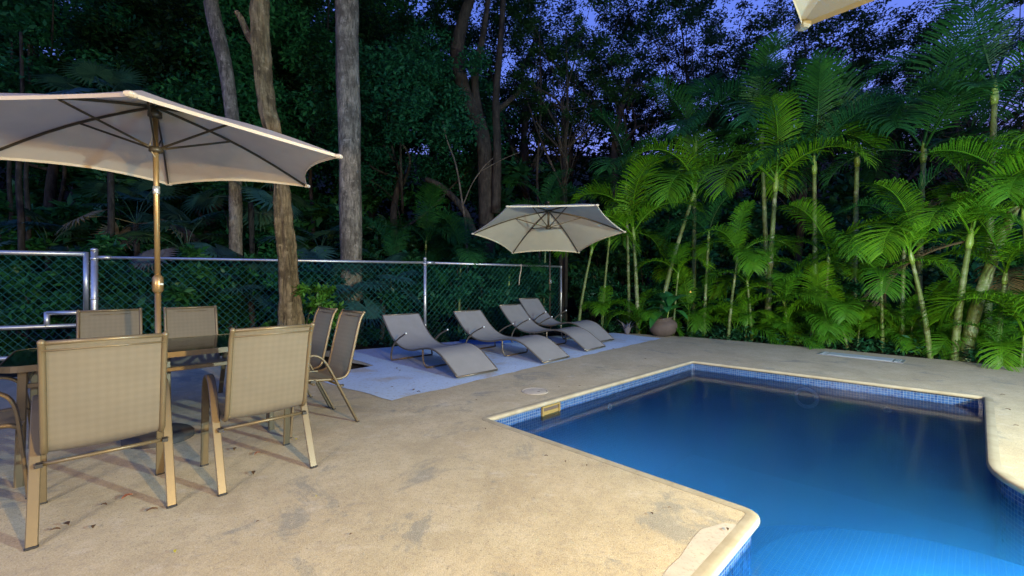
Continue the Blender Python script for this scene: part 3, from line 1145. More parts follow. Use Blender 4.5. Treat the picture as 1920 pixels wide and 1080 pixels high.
def chain_panel(name, a, b, z0, z1, parent, cell=0.115):
    d = (b - a)
    L = d.length
    d = d / L
    H = z1 - z0
    mb = MB()
    step = cell
    nrm = Vector((-d.y, d.x, 0)) * 0.0035
    k = -int(H * 0.95 / step) - 1
    sl = 0.95
    while k * step < L:
        for sg in (1, -1):
            # a wire leaning along the panel, clipped to it
            s_0 = k * step
            pts = []
            t0, t1 = 0.0, H
            lo = max(0.0, (0 - s_0) / sl)
            hi = min(H, (L - s_0) / sl)
            if hi - lo > 0.02:
                za, zb = lo, hi
                sa, sb = s_0 + sl * za, s_0 + sl * zb
                if sg < 0:
                    sa, sb = L - sa, L - sb
                mb.tube([a + d * sa + Vector((0, 0, z0 + za)) + nrm * sg, a + d * sb + Vector((0, 0, z0 + zb)) + nrm * sg], 0.0030, 3, caps=False)
        k += 1
    return tag(mb.build(name, M['wire'], parent), kind='stuff')


p176, p797, p1055 = fence_line(177), fence_line(797), fence_line(1052)
fence = thing('chain_link_fence', 'green chain-link fence with galvanised posts and top rail behind the loungers', 'fence', (0, 0, 0))
for p, r_, h in ((p176, 0.045, FH + 0.13), (p797, 0.030, FH + 0.09), (p1055, 0.019, FH + 0.01)):
    po = MB().tube([p + Vector((0, 0, -0.05)), p + Vector((0, 0, h))], r_, 12).build('post', M['galv'], fence, True)
    MB().lathe([(r_ + 0.004, -0.03), (r_ + 0.004, 0.0), (0.4 * r_, 0.018)], 12, p + Vector((0, 0, h))).build('post_cap', M['galv'], po, True)
    for z in (0.35, 0.95, FH - 0.02):
        MB().lathe([(r_ + 0.001, -0.018), (r_ + 0.007, -0.015), (r_ + 0.007, 0.015), (r_ + 0.001, 0.018)], 12, p + Vector((0, 0, z))).build('tension_band', M['galv'], po, True)
for a, b in ((p176, p797), (p797, p1055)):
    d = (b - a).normalized()
    MB().tube([a + d * 0.04 + Vector((0, 0, FH)), b - d * 0.03 + Vector((0, 0, FH))], 0.024, 10).build('top_rail', M['galv'], fence, True)
    MB().tube([a + d * 0.04 + Vector((0, 0, FH)), a + d * 0.20 + Vector((0, 0, FH))], 0.030, 10).build('rail_cup', M['galv'], fence, True)
    chain_panel('chain_mesh', a, b, 0.0, FH - 0.02, fence)

gd = (p797 - p176).normalized()
g1 = p176 - gd * 0.10
g0 = g1 - gd * 2.6
gate = thing('garden_gate', 'galvanised pipe gate with green chain-link mesh behind the table', 'gate', (0, 0, 0))
GZ = FH + 0.05
GM = 0.52
MB().tube([g0 + Vector((0, 0, GZ)), g1 + Vector((0, 0, GZ))], 0.036, 12).build('top_rail', M['galv'], gate, True)
MB().tube([g1 + Vector((0, 0, GZ + 0.03)), g1 + Vector((0, 0, 0.74))], 0.036, 12).build('stile', M['galv'], gate, True)
MB().tube([g0 + Vector((0, 0, GZ + 0.03)), g0 + Vector((0, 0, 0.06))], 0.036, 12).build('stile', M['galv'], gate, True)
MB().tube([g1 + Vector((0, 0, 0.74)), g1 - gd * 0.46 + Vector((0, 0, 0.74))], 0.034, 12).build('latch_rail', M['galv'], gate, True)
MB().tube([g1 - gd * 0.46 + Vector((0, 0, 0.76)), g1 - gd * 0.46 + Vector((0, 0, GM - 0.02))], 0.034, 12).build('latch_stile', M['galv'], gate, True)
MB().tube([g0 + Vector((0, 0, GM)), g1 + Vector((0, 0, GM + 0.02))], 0.034, 12).build('middle_rail', M['galv'], gate, True)
MB().tube([g1 + Vector((0, 0, GM)), g1 + Vector((0, 0, 0.06))], 0.036, 12).build('stile', M['galv'], gate, True)
MB().tube([g0 + Vector((0, 0, 0.08)), g1 + Vector((0, 0, 0.08))], 0.034, 12).build('bottom_rail', M['galv'], gate, True)
chain_panel('chain_mesh', g0 + gd * 0.03, g1 - gd * 0.03, 0.78, GZ - 0.03, gate)
chain_panel('chain_mesh', g0 + gd * 0.03, g1 - gd * 0.5, GM, 0.78, gate)
chain_panel('chain_mesh', g0 + gd * 0.03, g1 - gd * 0.03, 0.1, GM - 0.03, gate)

pr = fence_line(977)
rp = [pr + Vector((0, -0.03, FH + 0.03)), pr + Vector((0.0, -0.035, FH - 0.1)), pr + Vector((-0.03, -0.035, FH - 0.25)), pr + Vector((-0.05, -0.035, FH - 0.46))]
tag(MB().tube(catmull(rp, 4), 0.011, 6).build('rope_end', M['rope'], None, True), 'short pale rope hanging from the fence top rail', 'rope')

# blue tarp strip behind the loungers
tp = thing('folded_tarp', 'flat blue tarp folded on the slab edge behind the loungers', 'tarp', (0, 0, 0))
ta, tb = Vector((-1.0, 8.2, 0.01)), Vector((0.75, 8.75, 0.01))
vs, fs = [], []
rnd = random.Random(4)
for i in range(25):
    q = ta.lerp(tb, i / 24)
    for k, (o_, z) in enumerate(((-0.20, 0.0), (-0.16, 0.05), (0.0, 0.075), (0.16, 0.05), (0.22, 0.0))):
        vs.append((q.x - 0.3 * o_, q.y + o_ + rnd.uniform(-0.015, 0.015), q.z + z * (0.8 + rnd.uniform(-0.25, 0.35))))
for i in range(24):
    for k in range(4):
        a = i * 5 + k
        fs.append((a, a + 1, a + 6, a + 5))
MB().add(vs, fs).build('tarp_sheet', M['tarp'], tp, True)


# ------------------------------------------------------------------ foliage meshes
def leaf_cloud(name, centers, radii, per, leaf, mat, seed, flat=0.35, asp=0.42, hang=0.0):
    """thousands of small folded leaves around clump centres (numpy, one mesh)"""
    rng = np.random.default_rng(seed)
    cs = np.repeat(np.array(centers), per, axis=0)
    rs = np.repeat(np.array(radii), per)
    n = len(cs)
    d = rng.normal(size=(n, 3))
    d /= np.linalg.norm(d, axis=1)[:, None]
    rad = rng.random(n) ** 0.5
    p = cs + d * (rs * rad)[:, None] * np.array([1, 1, 0.65])
    ax = rng.normal(size=(n, 3)) * np.array([1, 1, 0.5])
    ax[:, 2] -= hang
    ax /= np.linalg.norm(ax, axis=1)[:, None]
    up = rng.normal(size=(n, 3)) * flat + np.array([0, 0, 1])
    sd = np.cross(ax, up)
    sd /= np.linalg.norm(sd, axis=1)[:, None] + 1e-9
    nz = np.cross(sd, ax)
    L = leaf * rng.uniform(0.6, 1.25, n)[:, None]
    W = L * asp * 0.5
    v0 = p
    v1 = p + ax * L * 0.45 + sd * W + nz * L * 0.05
    v2 = p + ax * L - nz * L * 0.08
    v3 = p + ax * L * 0.45 - sd * W + nz * L * 0.05
    vs = np.stack([v0, v1, v2, v3], axis=1).reshape(-1, 3)
    me = bpy.data.meshes.new(name)
    me.vertices.add(n * 4)
    me.vertices.foreach_set('co', vs.astype(np.float32).ravel())
    me.loops.add(n * 4)
    me.loops.foreach_set('vertex_index', np.arange(n * 4, dtype=np.int32))
    me.polygons.add(n)
    me.polygons.foreach_set('loop_start', np.arange(0, n * 4, 4, dtype=np.int32))
    me.polygons.foreach_set('loop_total', np.full(n, 4, dtype=np.int32))
    me.update(calc_edges=True)
    me.materials.append(mat)
    return me


def crown_variant(seed, r, rz, clumps, per, leaf, mat, hollow=0.35, asp=0.42, clump=(0.10, 0.22)):
    rnd = random.Random(seed)
    cs, rs = [], []
    tries = 0
    while len(cs) < clumps and tries < 20000:
        tries += 1
        v = Vector((rnd.uniform(-1, 1), rnd.uniform(-1, 1), rnd.uniform(-1, 1)))
        if not hollow < v.length < 1:
            continue
        lump = 0.80 + 0.45 * noise.noise(v * 2.1 + Vector((seed, 0, 0)))
        if v.length > lump:
            continue
        cs.append((v.x * r, v.y * r, v.z * rz))
        rs.append(rnd.uniform(*clump) * r)
    return leaf_cloud('crown', cs, rs, per, leaf, mat, seed, 0.5, asp), cs


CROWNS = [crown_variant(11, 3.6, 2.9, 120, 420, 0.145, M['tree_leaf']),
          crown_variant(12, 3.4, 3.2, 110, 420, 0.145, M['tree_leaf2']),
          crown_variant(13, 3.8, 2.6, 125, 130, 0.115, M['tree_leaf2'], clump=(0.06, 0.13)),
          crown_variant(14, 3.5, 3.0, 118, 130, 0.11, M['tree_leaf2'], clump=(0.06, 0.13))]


def limb(mb, a, b, r0, r1, rnd, bend=0.12, n=6, seg=5):
    a, b = Vector(a), Vector(b)
    L = (b - a).length
    m1 = a.lerp(b, 0.35) + Vector((rnd.uniform(-1, 1), rnd.uniform(-1, 1), rnd.uniform(-0.3, 0.6))) * L * bend
    m2 = a.lerp(b, 0.7) + Vector((rnd.uniform(-1, 1), rnd.uniform(-1, 1), rnd.uniform(-0.3, 0.6))) * L * bend
    pts = catmull([a, m1, m2, b], seg)
    k = len(pts) - 1
    mb.tube(pts, [lerp(r0, r1, i / k) for i in range(k + 1)], n)


TREE_GROUP = 'forest trees behind the fence'


def forest_tree(x, y, h, r_trunk, var, scale, label, lean=(0, 0), seed=0, bark='bark_dark'):
    rnd = random.Random(seed * 7 + 3)
    root = thing('forest_tree', label, 'tree', (x, y, -0.05 + max(0, y - 17) ** 1.25 * 0.16 + max(0, -x - 14) ** 1.2 * 0.12), 0, TREE_GROUP)
    me, cs = CROWNS[var]
    rot = rnd.uniform(0, 6.28)
    cz = h
    mb = MB()
    topp = Vector((lean[0], lean[1], cz - 1.2 * scale))
    limb(mb, (0, 0, -0.3), topp, r_trunk * 1.15, r_trunk * 0.55, rnd, 0.05, 10, 6)
    for k in range(8 if var < 2 else 30):
        c = Vector(cs[(k * 13 + seed) % len(cs)]) * scale
        c = Matrix.Rotation(rot, 3, 'Z') @ c
        st = Vector((0, 0, 0)).lerp(topp, rnd.uniform(0.55, 1.0))
        limb(mb, st, Vector((lean[0], lean[1], cz)) + c, r_trunk * (0.34 if k < 7 else 0.10), r_trunk * 0.04, rnd, 0.12, 6 if k < 7 else 4, 4)
    mb.build('trunk', M[bark], root, True)
    c = link('crown', me, None, root)
    c.location = (lean[0], lean[1], cz)
    c.rotation_euler = (0, 0, rot)
    c.scale = (scale,) * 3
    tag(c, kind='stuff')
    return root


FT = [
    # x, y, crown height, trunk r, crown, scale
    (-12.5, 11.5, 6.5, 0.16, 0, 1.15), (-9.3, 12.5, 7.0, 0.18, 1, 1.15), (-6.3, 11.5, 6.2, 0.14, 0, 1.0),
    (-15.5, 15.0, 8.0, 0.2, 1, 1.3), (-11.0, 17.0, 9.0, 0.2, 0, 1.35), (-6.8, 16.5, 9.2, 0.2, 1, 1.35), (-3.4, 13.0, 6.0, 0.15, 0, 1.0),
    (-20.0, 19.0, 9.0, 0.2, 0, 1.4), (-3.0, 18.0, 9.5, 0.2, 2, 1.3), (-14.0, 21.0, 10.0, 0.22, 1, 1.5), (-7.5, 22.0, 11.5, 0.22, 0, 1.5),
    (0.8, 17.5, 10.0, 0.2, 2, 1.2), (-1.2, 22.0, 11.0, 0.22, 3, 1.4), (4.2, 16.0, 10.5, 0.18, 3, 1.25), (3.4, 22.5, 10.0, 0.2, 2, 1.3),
    (7.6, 18.0, 10.8, 0.2, 2, 1.25), (6.8, 23.0, 9.0, 0.2, 3, 1.3), (11.5, 17.0, 10.5, 0.2, 3, 1.25), (12.0, 22.5, 9.5, 0.2, 2, 1.4),
    (16.5, 18.5, 9.5, 0.2, 2, 1.3), (17.5, 24.0, 10.0, 0.22, 3, 1.5), (21.5, 20.0, 9.0, 0.2, 2, 1.4), (23.0, 26.0, 10.0, 0.22, 3, 1.5),
    (14.5, 13.0, 7.4, 0.16, 3, 0.95), (1.5, 12.5, 7.4, 0.13, 3, 0.75), (8.8, 13.2, 6.6, 0.13, 2, 0.75),
]
MARKS = [(60, 'the gate'), (178, 'the gate post'), (295, 'the beige parasol pole'), (440, 'the curved grey trunk'), (525, 'the ridged trunk'), (655, 'the thick pale trunk'), (797, 'the middle fence post'),
         (862, 'the bare sapling'), (915, 'the dark forked tree'), (1033, 'the hanging parasol'), (1192, 'the straight palm'), (1247, 'the clay pot'), (1330, 'the orange garden light'), (1448, 'the tall grey palm stem'),
         (1530, 'the tall upright palm'), (1615, 'the metal hatch'), (1720, 'the thin curving palm'), (1808, 'the white ringed palm'), (1900, 'the thick leaning palm'), (2000, 'the right border')]
USED = set()


def place_words(px):
    k = min(MARKS, key=lambda q: abs(q[0] - px))
    d = px - k[0]
    return ('straight behind ' if abs(d) < 14 else 'a little right of ' if d > 0 else 'a little left of ') + k[1]


def unique(text, extras=(', the taller one', ', the farther one', ', the fuller one', ', the smaller one', ', the darkest one')):
    for e in ('',) + tuple(extras):
        if text + e not in USED:
            USED.add(text + e)
            return text + e
    return text


desc = ['dense dark leafy tree', 'dense dark leafy tree', 'airy tree', 'airy tree']
for i, (x, y, h, r_, v, s) in enumerate(FT):
    px = 960 + F * x / y
    row = 'in front' if y < 14 else 'mid forest' if y < 20 else 'far back'
    lab = unique(desc[v] + ' ' + row + ', ' + place_words(px))
    forest_tree(x, y, h, r_, v, s, lab, (0.3 * math.sin(i * 2.1), 0), i)


# ------------------------------------------------------------------ the three lit trunks and the forked dark tree
def big_tree(name, label, pts, radii, bark, crown, branches=(), n=18, rough=0.05, seed=1):
    base_ = Vector(pts[0])
    root = thing(name, label, 'tree', (base_.x, base_.y, 0))
    cur = catmull([Vector(p) - Vector((base_.x, base_.y, 0)) for p in pts], 16)
    k = len(cur) - 1
    mb = MB()
    rr = []
    for i in range(k + 1):
        t = i / k * (len(radii) - 1)
        a = min(int(t), len(radii) - 2)
        rr.append(lerp(radii[a], radii[a + 1], t - a))
    mb.tube(cur, rr, n)
    vs = []
    for j, v in enumerate(mb.v):          # lumpy, fluted surface
        c = cur[min(j // n, k)]
        q = Vector(v)
        d = q - c
        ang = math.atan2(d.y, d.x)
        f = 1 + rough * (1.5 * noise.noise(Vector((math.cos(ang) * 1.7, math.sin(ang) * 1.7, q.z * 0.8 + seed))) + 0.9 * noise.noise(Vector((math.cos(ang) * 5 + q.z * 0.5, math.sin(ang) * 5, q.z * 1.1 + seed))) + 0.6 * noise.noise(q * 7))
        vs.append(tuple(c + d * f))
    mb.v = vs
    mb.build('trunk', M[bark], root, True)
    for (bp, br) in branches:
        q = [Vector(p) - Vector((base_.x, base_.y, 0)) for p in bp]
        cc = catmull(q, 6)
        MB().tube(cc, [lerp(br[0], br[1], i / (len(cc) - 1)) for i in range(len(cc))], 9).build('branch', M[bark], root, True)
    if crown:
        me, cs = CROWNS[crown[0]]
        c = link('crown', me, None, root)
        c.location = Vector(crown[1]) - Vector((base_.x, base_.y, 0))
        c.scale = (crown[2],) * 3
        c.rotation_euler = (0, 0, seed)
        tag(c, kind='stuff')
    return root


def tp_(px, py, y):
    return (at(px, y), y, zat(py, y))


Y2 = 6.5
big_tree('ridged_trunk_tree', 'tan ridged tree trunk in the soil pit between table and loungers', [(at(549, Y2), Y2, -0.1), tp_(545, 560, Y2), tp_(532, 420, Y2), tp_(520, 300, Y2), tp_(500, 190, Y2), tp_(490, 80, Y2), tp_(486, -20, Y2), tp_(480, -160, Y2), tp_(470, -330, Y2)],
         [0.18, 0.13, 0.122, 0.112, 0.125, 0.128, 0.118, 0.105, 0.08], 'bark_ridged', (0, (at(470, Y2), Y2 + 0.5, 10.2), 0.9),
         [([tp_(487, 95, Y2), tp_(468, 70, Y2), tp_(452, 35, Y2), tp_(443, 22, Y2)], (0.065, 0.035))], 34, 0.26, 2)
Y3 = 8.9
big_tree('pale_trunk_tree', 'thick straight mottled grey trunk rising behind the fence', [(at(657, Y3), Y3, -0.1), tp_(658, 500, Y3), tp_(657, 380, Y3), tp_(655, 250, Y3), tp_(651, 120, Y3), tp_(650, 0, Y3), tp_(649, -150, Y3), tp_(645, -320, Y3)],
         [0.28, 0.215, 0.225, 0.225, 0.235, 0.235, 0.21, 0.16], 'bark_pale', (1, (at(645, Y3), Y3 + 0.5, 11.5), 1.0), (), 22, 0.06, 5)
Y1 = 8.7
big_tree('leaning_trunk_tree', 'slender curved grey trunk behind the fence, left of the ridged one', [(at(441, Y1), Y1, -0.1), tp_(442, 470, Y1), tp_(441, 350, Y1), tp_(437, 240, Y1), tp_(425, 140, Y1), tp_(405, 50, Y1), tp_(394, -10, Y1), tp_(380, -150, Y1), tp_(370, -300, Y1)],
         [0.15, 0.122, 0.118, 0.118, 0.13, 0.14, 0.135, 0.12, 0.1], 'bark_pale', (0, (at(375, Y1), Y1 + 0.8, 10.8), 0.9), (), 16, 0.08, 8)
Y4 = 12.2
big_tree('forked_tree', 'dark forked tree with several limbs behind the hanging cream parasol', [(at(915, Y4), Y4, -0.1), tp_(912, 420, Y4), tp_(910, 300, Y4), tp_(898, 235, Y4), tp_(872, 175, Y4), tp_(858, 100, Y4), tp_(868, 40, Y4), tp_(885, -20, Y4), tp_(900, -120, Y4)],
         [0.30, 0.24, 0.22, 0.22, 0.2, 0.2, 0.17, 0.15, 0.1], 'bark_dark', (2, (at(900, Y4), Y4 + 1.5, 11.0), 0.8),
         [([tp_(930, 400, Y4 - 0.2), tp_(932, 280, Y4 - 0.2), tp_(930, 180, Y4 - 0.2), tp_(940, 60, Y4), tp_(945, -40, Y4)], (0.14, 0.07)),
          ([tp_(905, 250, Y4), tp_(890, 150, Y4), tp_(905, 70, Y4), tp_(918, -20, Y4)], (0.13, 0.07)),
          ([tp_(930, 210, Y4), tp_(965, 180, Y4), tp_(1000, 150, Y4)], (0.09, 0.03)),
          ([tp_(893, 450, Y4 - 0.4), tp_(870, 395, Y4 - 0.4), tp_(830, 352, Y4 - 0.4), tp_(798, 335, Y4 - 0.4)], (0.11, 0.07)),
          ], 14, 0.08, 11)
Y5 = 11.0
sap = big_tree('bare_sapling', 'thin pale bare branching sapling in front of the dark forest', [(at(880, Y5), Y5, -0.1), tp_(875, 450, Y5), tp_(866, 375, Y5), tp_(855, 310, Y5), tp_(838, 262, Y5), tp_(829, 220, Y5)],
               [0.038, 0.03, 0.026, 0.022, 0.018, 0.010], 'bark_dull', None,
               [([tp_(868, 385, Y5), tp_(885, 345, Y5), tp_(908, 312, Y5), tp_(925, 296, Y5)], (0.017, 0.009)),
                ([tp_(900, 322, Y5), tp_(940, 300, Y5), tp_(975, 285, Y5)], (0.012, 0.006))], 8, 0.05, 3)

# thin dark stems seen through the fence at the left
for i, (px, y, r_, ptop) in enumerate(((38, 8.6, 0.06, 300), (52, 9.4, 0.05, 310), (20, 9.8, 0.05, 290), (585, 11.5, 0.06, 300), (1060, 12.5, 0.06, 280), (1010, 13.0, 0.05, 250))):
    lab = ['thin bare stem seen through the gate mesh', 'thin bare stem behind the gate, right of another', 'thin bare stem at the left edge behind the gate', 'thin dark stem between the two pale trunks', 'thin dark stem rising behind the hanging parasol tip', 'thin dark stem left of the hanging parasol hub'][i]
    big_tree('thin_tree', lab, [(at(px, y), y, -0.1), tp_(px + 2, 430, y), tp_(px - 3, 330, y), tp_(px + 4, 200, y), tp_(px + 1, 60, y)], [r_, r_ * 0.9, r_ * 0.8, r_ * 0.6, r_ * 0.4], 'bark_dark', None, (), 8, 0.06, i)


# ------------------------------------------------------------------ feather palms
def frond_mesh(seed, e0, e1, mat, npair=46, wid=0.29):
    """unit-length feather frond along +Y, arching from elevation e0 to e1"""
    rnd = random.Random(seed)
    n = 26
    pts = [Vector((0, 0, 0))]
    side = rnd.uniform(-0.25, 0.25)
    for i in range(n):
        t = (i + 0.5) / n
        e = R(lerp(e0, e1, t ** 1.35))
        yaw = side * t
        pts.append(pts[-1] + Vector((math.sin(yaw) * math.cos(e), math.cos(yaw) * math.cos(e), math.sin(e))) / n)
    vs, fs = [], []
    mb = MB()
    mb.tube(pts, [lerp(0.011, 0.002, i / n) for i in range(n + 1)], 5)

    def P(t):
        k = min(t * n, n - 1e-4)
        i = int(k)
        return pts[i].lerp(pts[i + 1], k - i), (pts[i + 1] - pts[i]).normalized()
    for k in range(npair):
        t = lerp(0.17, 0.995, k / (npair - 1))
        p, tg = P(t)
        sd = tg.cross(Vector((0, 0, 1)))
        sd = sd.normalized() if sd.length > 1e-3 else Vector((1, 0, 0))
        upv = sd.cross(tg)
        ln = wid * (0.45 + 0.75 * math.sin(math.pi * min(1, (t - 0.10) * 0.98)) ** 0.7) * (1.0 if t < 0.8 else lerp(1.0, 0.55, (t - 0.8) / 0.2))
        fw = lerp(0.25, 1.05, t)
        for s in (-1, 1):
            l_ = ln * rnd.uniform(0.85, 1.1)
            d = (sd * s * 1.0 + tg * (fw + rnd.uniform(-0.1, 0.1)) + upv * (0.34 + rnd.uniform(-0.14, 0.14))).normalized()
            wv = tg.cross(d).cross(d).normalized() * 0.0066
            q0 = p
            q1 = p + d * l_ * 0.45 + Vector((0, 0, -0.02 * l_))
            q2 = p + d * l_ * 0.8 + Vector((0, 0, -0.14 * l_))
            q3 = p + d * l_ * 0.98 + Vector((0, 0, -0.36 * l_))
            mb.add([q0 - wv * 0.5, q0 + wv * 0.5, q1 + wv, q1 - wv, q2 + wv * 0.75, q2 - wv * 0.75, q3], [(0, 1, 2, 3), (3, 2, 4, 5), (5, 4, 6)])
    me = mb.mesh('frond')
    me.materials.append(mat)
    return me


FR = [frond_mesh(1, 84, -5, M['frond']), frond_mesh(2, 74, -45, M['frond']), frond_mesh(3, 58, -55, M['frond']), frond_mesh(4, 40, -75, M['frond']), frond_mesh(5, 86, 40, M['frond']), frond_mesh(6, 66, -85, M['frond'])]
FRB = [frond_mesh(41, 20, -80, M['frond_dry'], 38), frond_mesh(42, -10, -85, M['frond_dry'], 34)]
FRD = [frond_mesh(21, 82, 20, M['frond_shaded']), frond_mesh(22, 70, -15, M['frond_shaded']), frond_mesh(23, 55, -40, M['frond_shaded']), frond_mesh(24, 38, -65, M['frond_shaded'])]


def palm(x, y, h, lean, nf, fs, label, seed, r=0.04, group='palms in the hedge beside the pool', dark=False, name='feather_palm', spread=1.0):
    rnd = random.Random(seed)
    root = thing(name, label, 'palm', (x, y, -0.06), 0, group)
    tip = Vector((lean[0], lean[1], h))
    if h > 0.25:
        pts = catmull([(0, 0, -0.05), Vector((lean[0] * 0.25, lean[1] * 0.25, h * 0.34)), Vector((lean[0] * 0.6, lean[1] * 0.6, h * 0.68)), tip], 10)
        rad = []
        k = len(pts) - 1
        for i in range(k + 1):
            rad.append(0.74 * r * (1.25 - 0.45 * i / k) * (1.10 if i % 3 == 0 else 1.0))
        MB().tube(pts, rad, 9).build('stem', M['palm_stem'], root, True)
        ax = (pts[-1] - pts[-3]).normalized()
        sh = tip + ax * (0.26 * fs)
        MB().tube([tip, tip.lerp(sh, 0.25), tip.lerp(sh, 0.6), sh], [r * 0.62, r * 0.9, r * 0.66, r * 0.3], 9).build('crownshaft', M['crownshaft'], root, True)
        tip = tip + ax * 0.20 * fs
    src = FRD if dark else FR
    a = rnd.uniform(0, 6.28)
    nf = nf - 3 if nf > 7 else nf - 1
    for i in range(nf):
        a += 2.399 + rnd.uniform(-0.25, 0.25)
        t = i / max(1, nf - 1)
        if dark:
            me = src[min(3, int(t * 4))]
        elif i == nf - 1 and h > 0.8 and rnd.random() < 0.2:
            me = FRB[i % 2]
        else:
            me = src[4] if (i == 0 and rnd.random() < 0.6) else src[[0, 1, 1, 2, 5, 3][min(5, int(t * 6))]]
        f = link('frond', me, None, root)
        f.location = tip - Vector((0, 0, 0.10 * t * fs))
        f.rotation_euler = (rnd.uniform(-0.18, 0.18), rnd.uniform(-0.18, 0.18), a)
        q = fs * rnd.uniform(1.0, 1.35)
        f.scale = (q * spread, q, q)
    return root


def hedge_y(px):
    xs = [1040, 1150, 1290, 1560, 1920, 2100]
    ys = [10.2, 9.98, 9.25, 7.6, 5.95, 5.2]
    return float(np.interp(px, xs, ys))


HERO = [
    # base px, depth behind the edge, crown px, crown py, fronds, frond size, stem radius, label
    (1197, 0.35, 1190, 425, 9, 1.75, 0.060, 'tall palm with a straight green stem beside the clay pot'),
    (1232, 0.55, 1298, 345, 8, 1.8, 0.065, 'leaning palm behind the clay pot with its stem slanting right'),
    (1365, 0.25, 1384, 470, 7, 1.0, 0.038, 'slim palm at the patio edge right of the clay pot'),
    (1438, 0.9, 1456, 322, 9, 1.9, 0.070, 'tall grey stemmed palm in the middle of the hedge'),
    (1528, 1.3, 1530, 290, 9, 1.8, 0.060, 'tall palm behind the middle of the hedge with large upright fronds'),
    (1745, 0.12, 1717, 462, 8, 1.15, 0.045, 'thin green palm curving left behind the metal hatch'),
    (1788, 0.12, 1822, 425, 9, 1.45, 0.058, 'white ringed palm right of the metal hatch'),
    (1805, 0.25, 1915, 330, 8, 1.7, 0.095, 'thick leaning grey palm at the right end of the hedge'),
    (1655, 0.35, 1657, 512, 7, 1.0, 0.034, 'slim palm behind the metal hatch'),
    (1480, 0.35, 1476, 560, 7, 0.9, 0.03, 'short palm at the edge left of the metal hatch'),
    (1590, 0.25, 1580, 585, 6, 0.8, 0.028, 'small palm just left of the metal hatch'),
    (1083, 0.15, 1108, 455, 7, 1.3, 0.045, 'palm with a slanting stem just right of the hanging parasol post'),
    (1128, 0.6, 1142, 440, 7, 1.2, 0.04, 'second slanting palm stem right of the hanging parasol'),
    (1262, 0.4, 1272, 505, 6, 1.0, 0.03, 'slender palm behind the pot plant'),
    (1690, 0.7, 1700, 430, 8, 1.3, 0.045, 'palm behind the slim stems above the metal hatch'),
    (1870, 0.3, 1890, 500, 8, 1.1, 0.04, 'palm near the right border with drooping fronds'),
    (1935, 0.4, 1930, 380, 8, 1.35, 0.05, 'palm cut by the right border of the photo'),
    (1320, 0.8, 1330, 430, 8, 1.2, 0.045, 'palm in the hedge above the orange garden light'),
    (1410, 0.4, 1405, 520, 7, 1.0, 0.035, 'low palm left of the middle hedge stem'),
    (1545, 0.5, 1556, 470, 8, 1.2, 0.04, 'palm in front of the tall upright one, left of the hatch'),
    (1300, 2.2, 1305, 255, 9, 1.9, 0.07, 'tall back row palm above the leaning one'),
    (1440, 2.3, 1430, 235, 9, 1.8, 0.07, 'tallest back row palm at the hedge middle'),
    (1600, 2.2, 1610, 275, 9, 2.0, 0.07, 'tall back row palm above the metal hatch'),
    (1720, 1.8, 1735, 265, 9, 1.9, 0.07, 'tall back row palm at the upper right'),
    (1850, 1.6, 1870, 150, 9, 1.9, 0.07, 'tall back row palm in the top right corner'),
    (1180, 1.6, 1175, 330, 8, 1.6, 0.05, 'back row palm right above the hanging parasol tip'),
]
for i, (bx_, dz, cxp, cyp, nf, fs_, r_, lab) in enumerate(HERO):
    y = hedge_y(bx_) + dz
    x = at(bx_, y)
    h = zat(cyp, y) - 0.2 * fs_
    palm(x, y, h, (at(cxp, y) - x, 0.05), nf, fs_, lab, 100 + i, r_, dark='back row' in lab or i in (4, 14, 17))  # back palms take the frond copy with painted-in shade

# low fronds at the hedge foot
rnd = random.Random(77)
for i in range(24):
    px = 1120 + 840 * (i / 23) ** 0.8 + rnd.uniform(-14, 14)
    y = hedge_y(px) + rnd.uniform(0.05, 0.9)
    if 1215 < px < 1290:
        y = hedge_y(px) + 0.9
    palm(at(px, y), y, 0.2 if i % 3 else 0.35, (0.03, 0), 7, rnd.uniform(0.55, 1.1), unique('low young palm, ' + place_words(px)), 300 + i, 0.02, 'young palms at the hedge foot')

# shadowy feather palms behind the fence
for i, (px, y, cyp, fs_, lab) in enumerate(((730, 9.6, 470, 1.1, 'low feather palm behind the fence left of the middle post'), (860, 10.1, 450, 1.2, 'low feather palm behind the fence left of the hanging parasol'), (950, 10.6, 500, 1.2, 'low feather palm under the left of the hanging parasol'),
                                            (795, 11.0, 430, 1.3, 'feather palm behind the middle fence post'), (1020, 11.4, 380, 1.4, 'shaded feather palm behind the hanging parasol'))):
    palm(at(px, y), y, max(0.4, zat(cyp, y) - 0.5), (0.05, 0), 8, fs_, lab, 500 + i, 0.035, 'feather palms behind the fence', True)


# ------------------------------------------------------------------ fan palms
def fan_leaf(seed, mat):
    rnd = random.Random(seed)
    mb = MB()
    pts = catmull([(0, 0, 0), (0, 0.25, 0.35), (0, 0.55, 0.55)], 5)
    mb.tube(pts, 0.008, 5)
    c = pts[-1]
    nseg = 30
    for k in range(nseg):
        a = lerp(R(-150), R(150), k / (nseg - 1)) + rnd.uniform(-0.02, 0.02)
        L = 0.62 * (0.72 + 0.28 * math.cos(a * 0.55)) * rnd.uniform(0.92, 1.05)
        d = Vector((math.sin(a), math.cos(a) * 0.92, 0.12 * math.cos(a)))
        pd = Vector((math.cos(a), -math.sin(a), 0)) * 0.030
        fold = Vector((0, 0, 0.012))
        q1 = c + d * L * 0.5
        q2 = c + d * L * 0.82 + Vector((0, 0, -0.05))
        q3 = c + d * L + Vector((0, 0, -0.16 * L))
        mb.add([c, q1 - pd, q1 + fold, q1 + pd, q2 - pd * 0.45, q2 + pd * 0.45, q3], [(0, 1, 2), (0, 2, 3), (1, 4, 5, 3), (4, 6, 5)])
    me = mb.mesh('fan_leaf')
    me.materials.append(mat)
    return me


FAN = [fan_leaf(1, M['fan']), fan_leaf(2, M['fan']), fan_leaf(3, M['fan'])]
FAND = fan_leaf(4, M['fan_dry'])


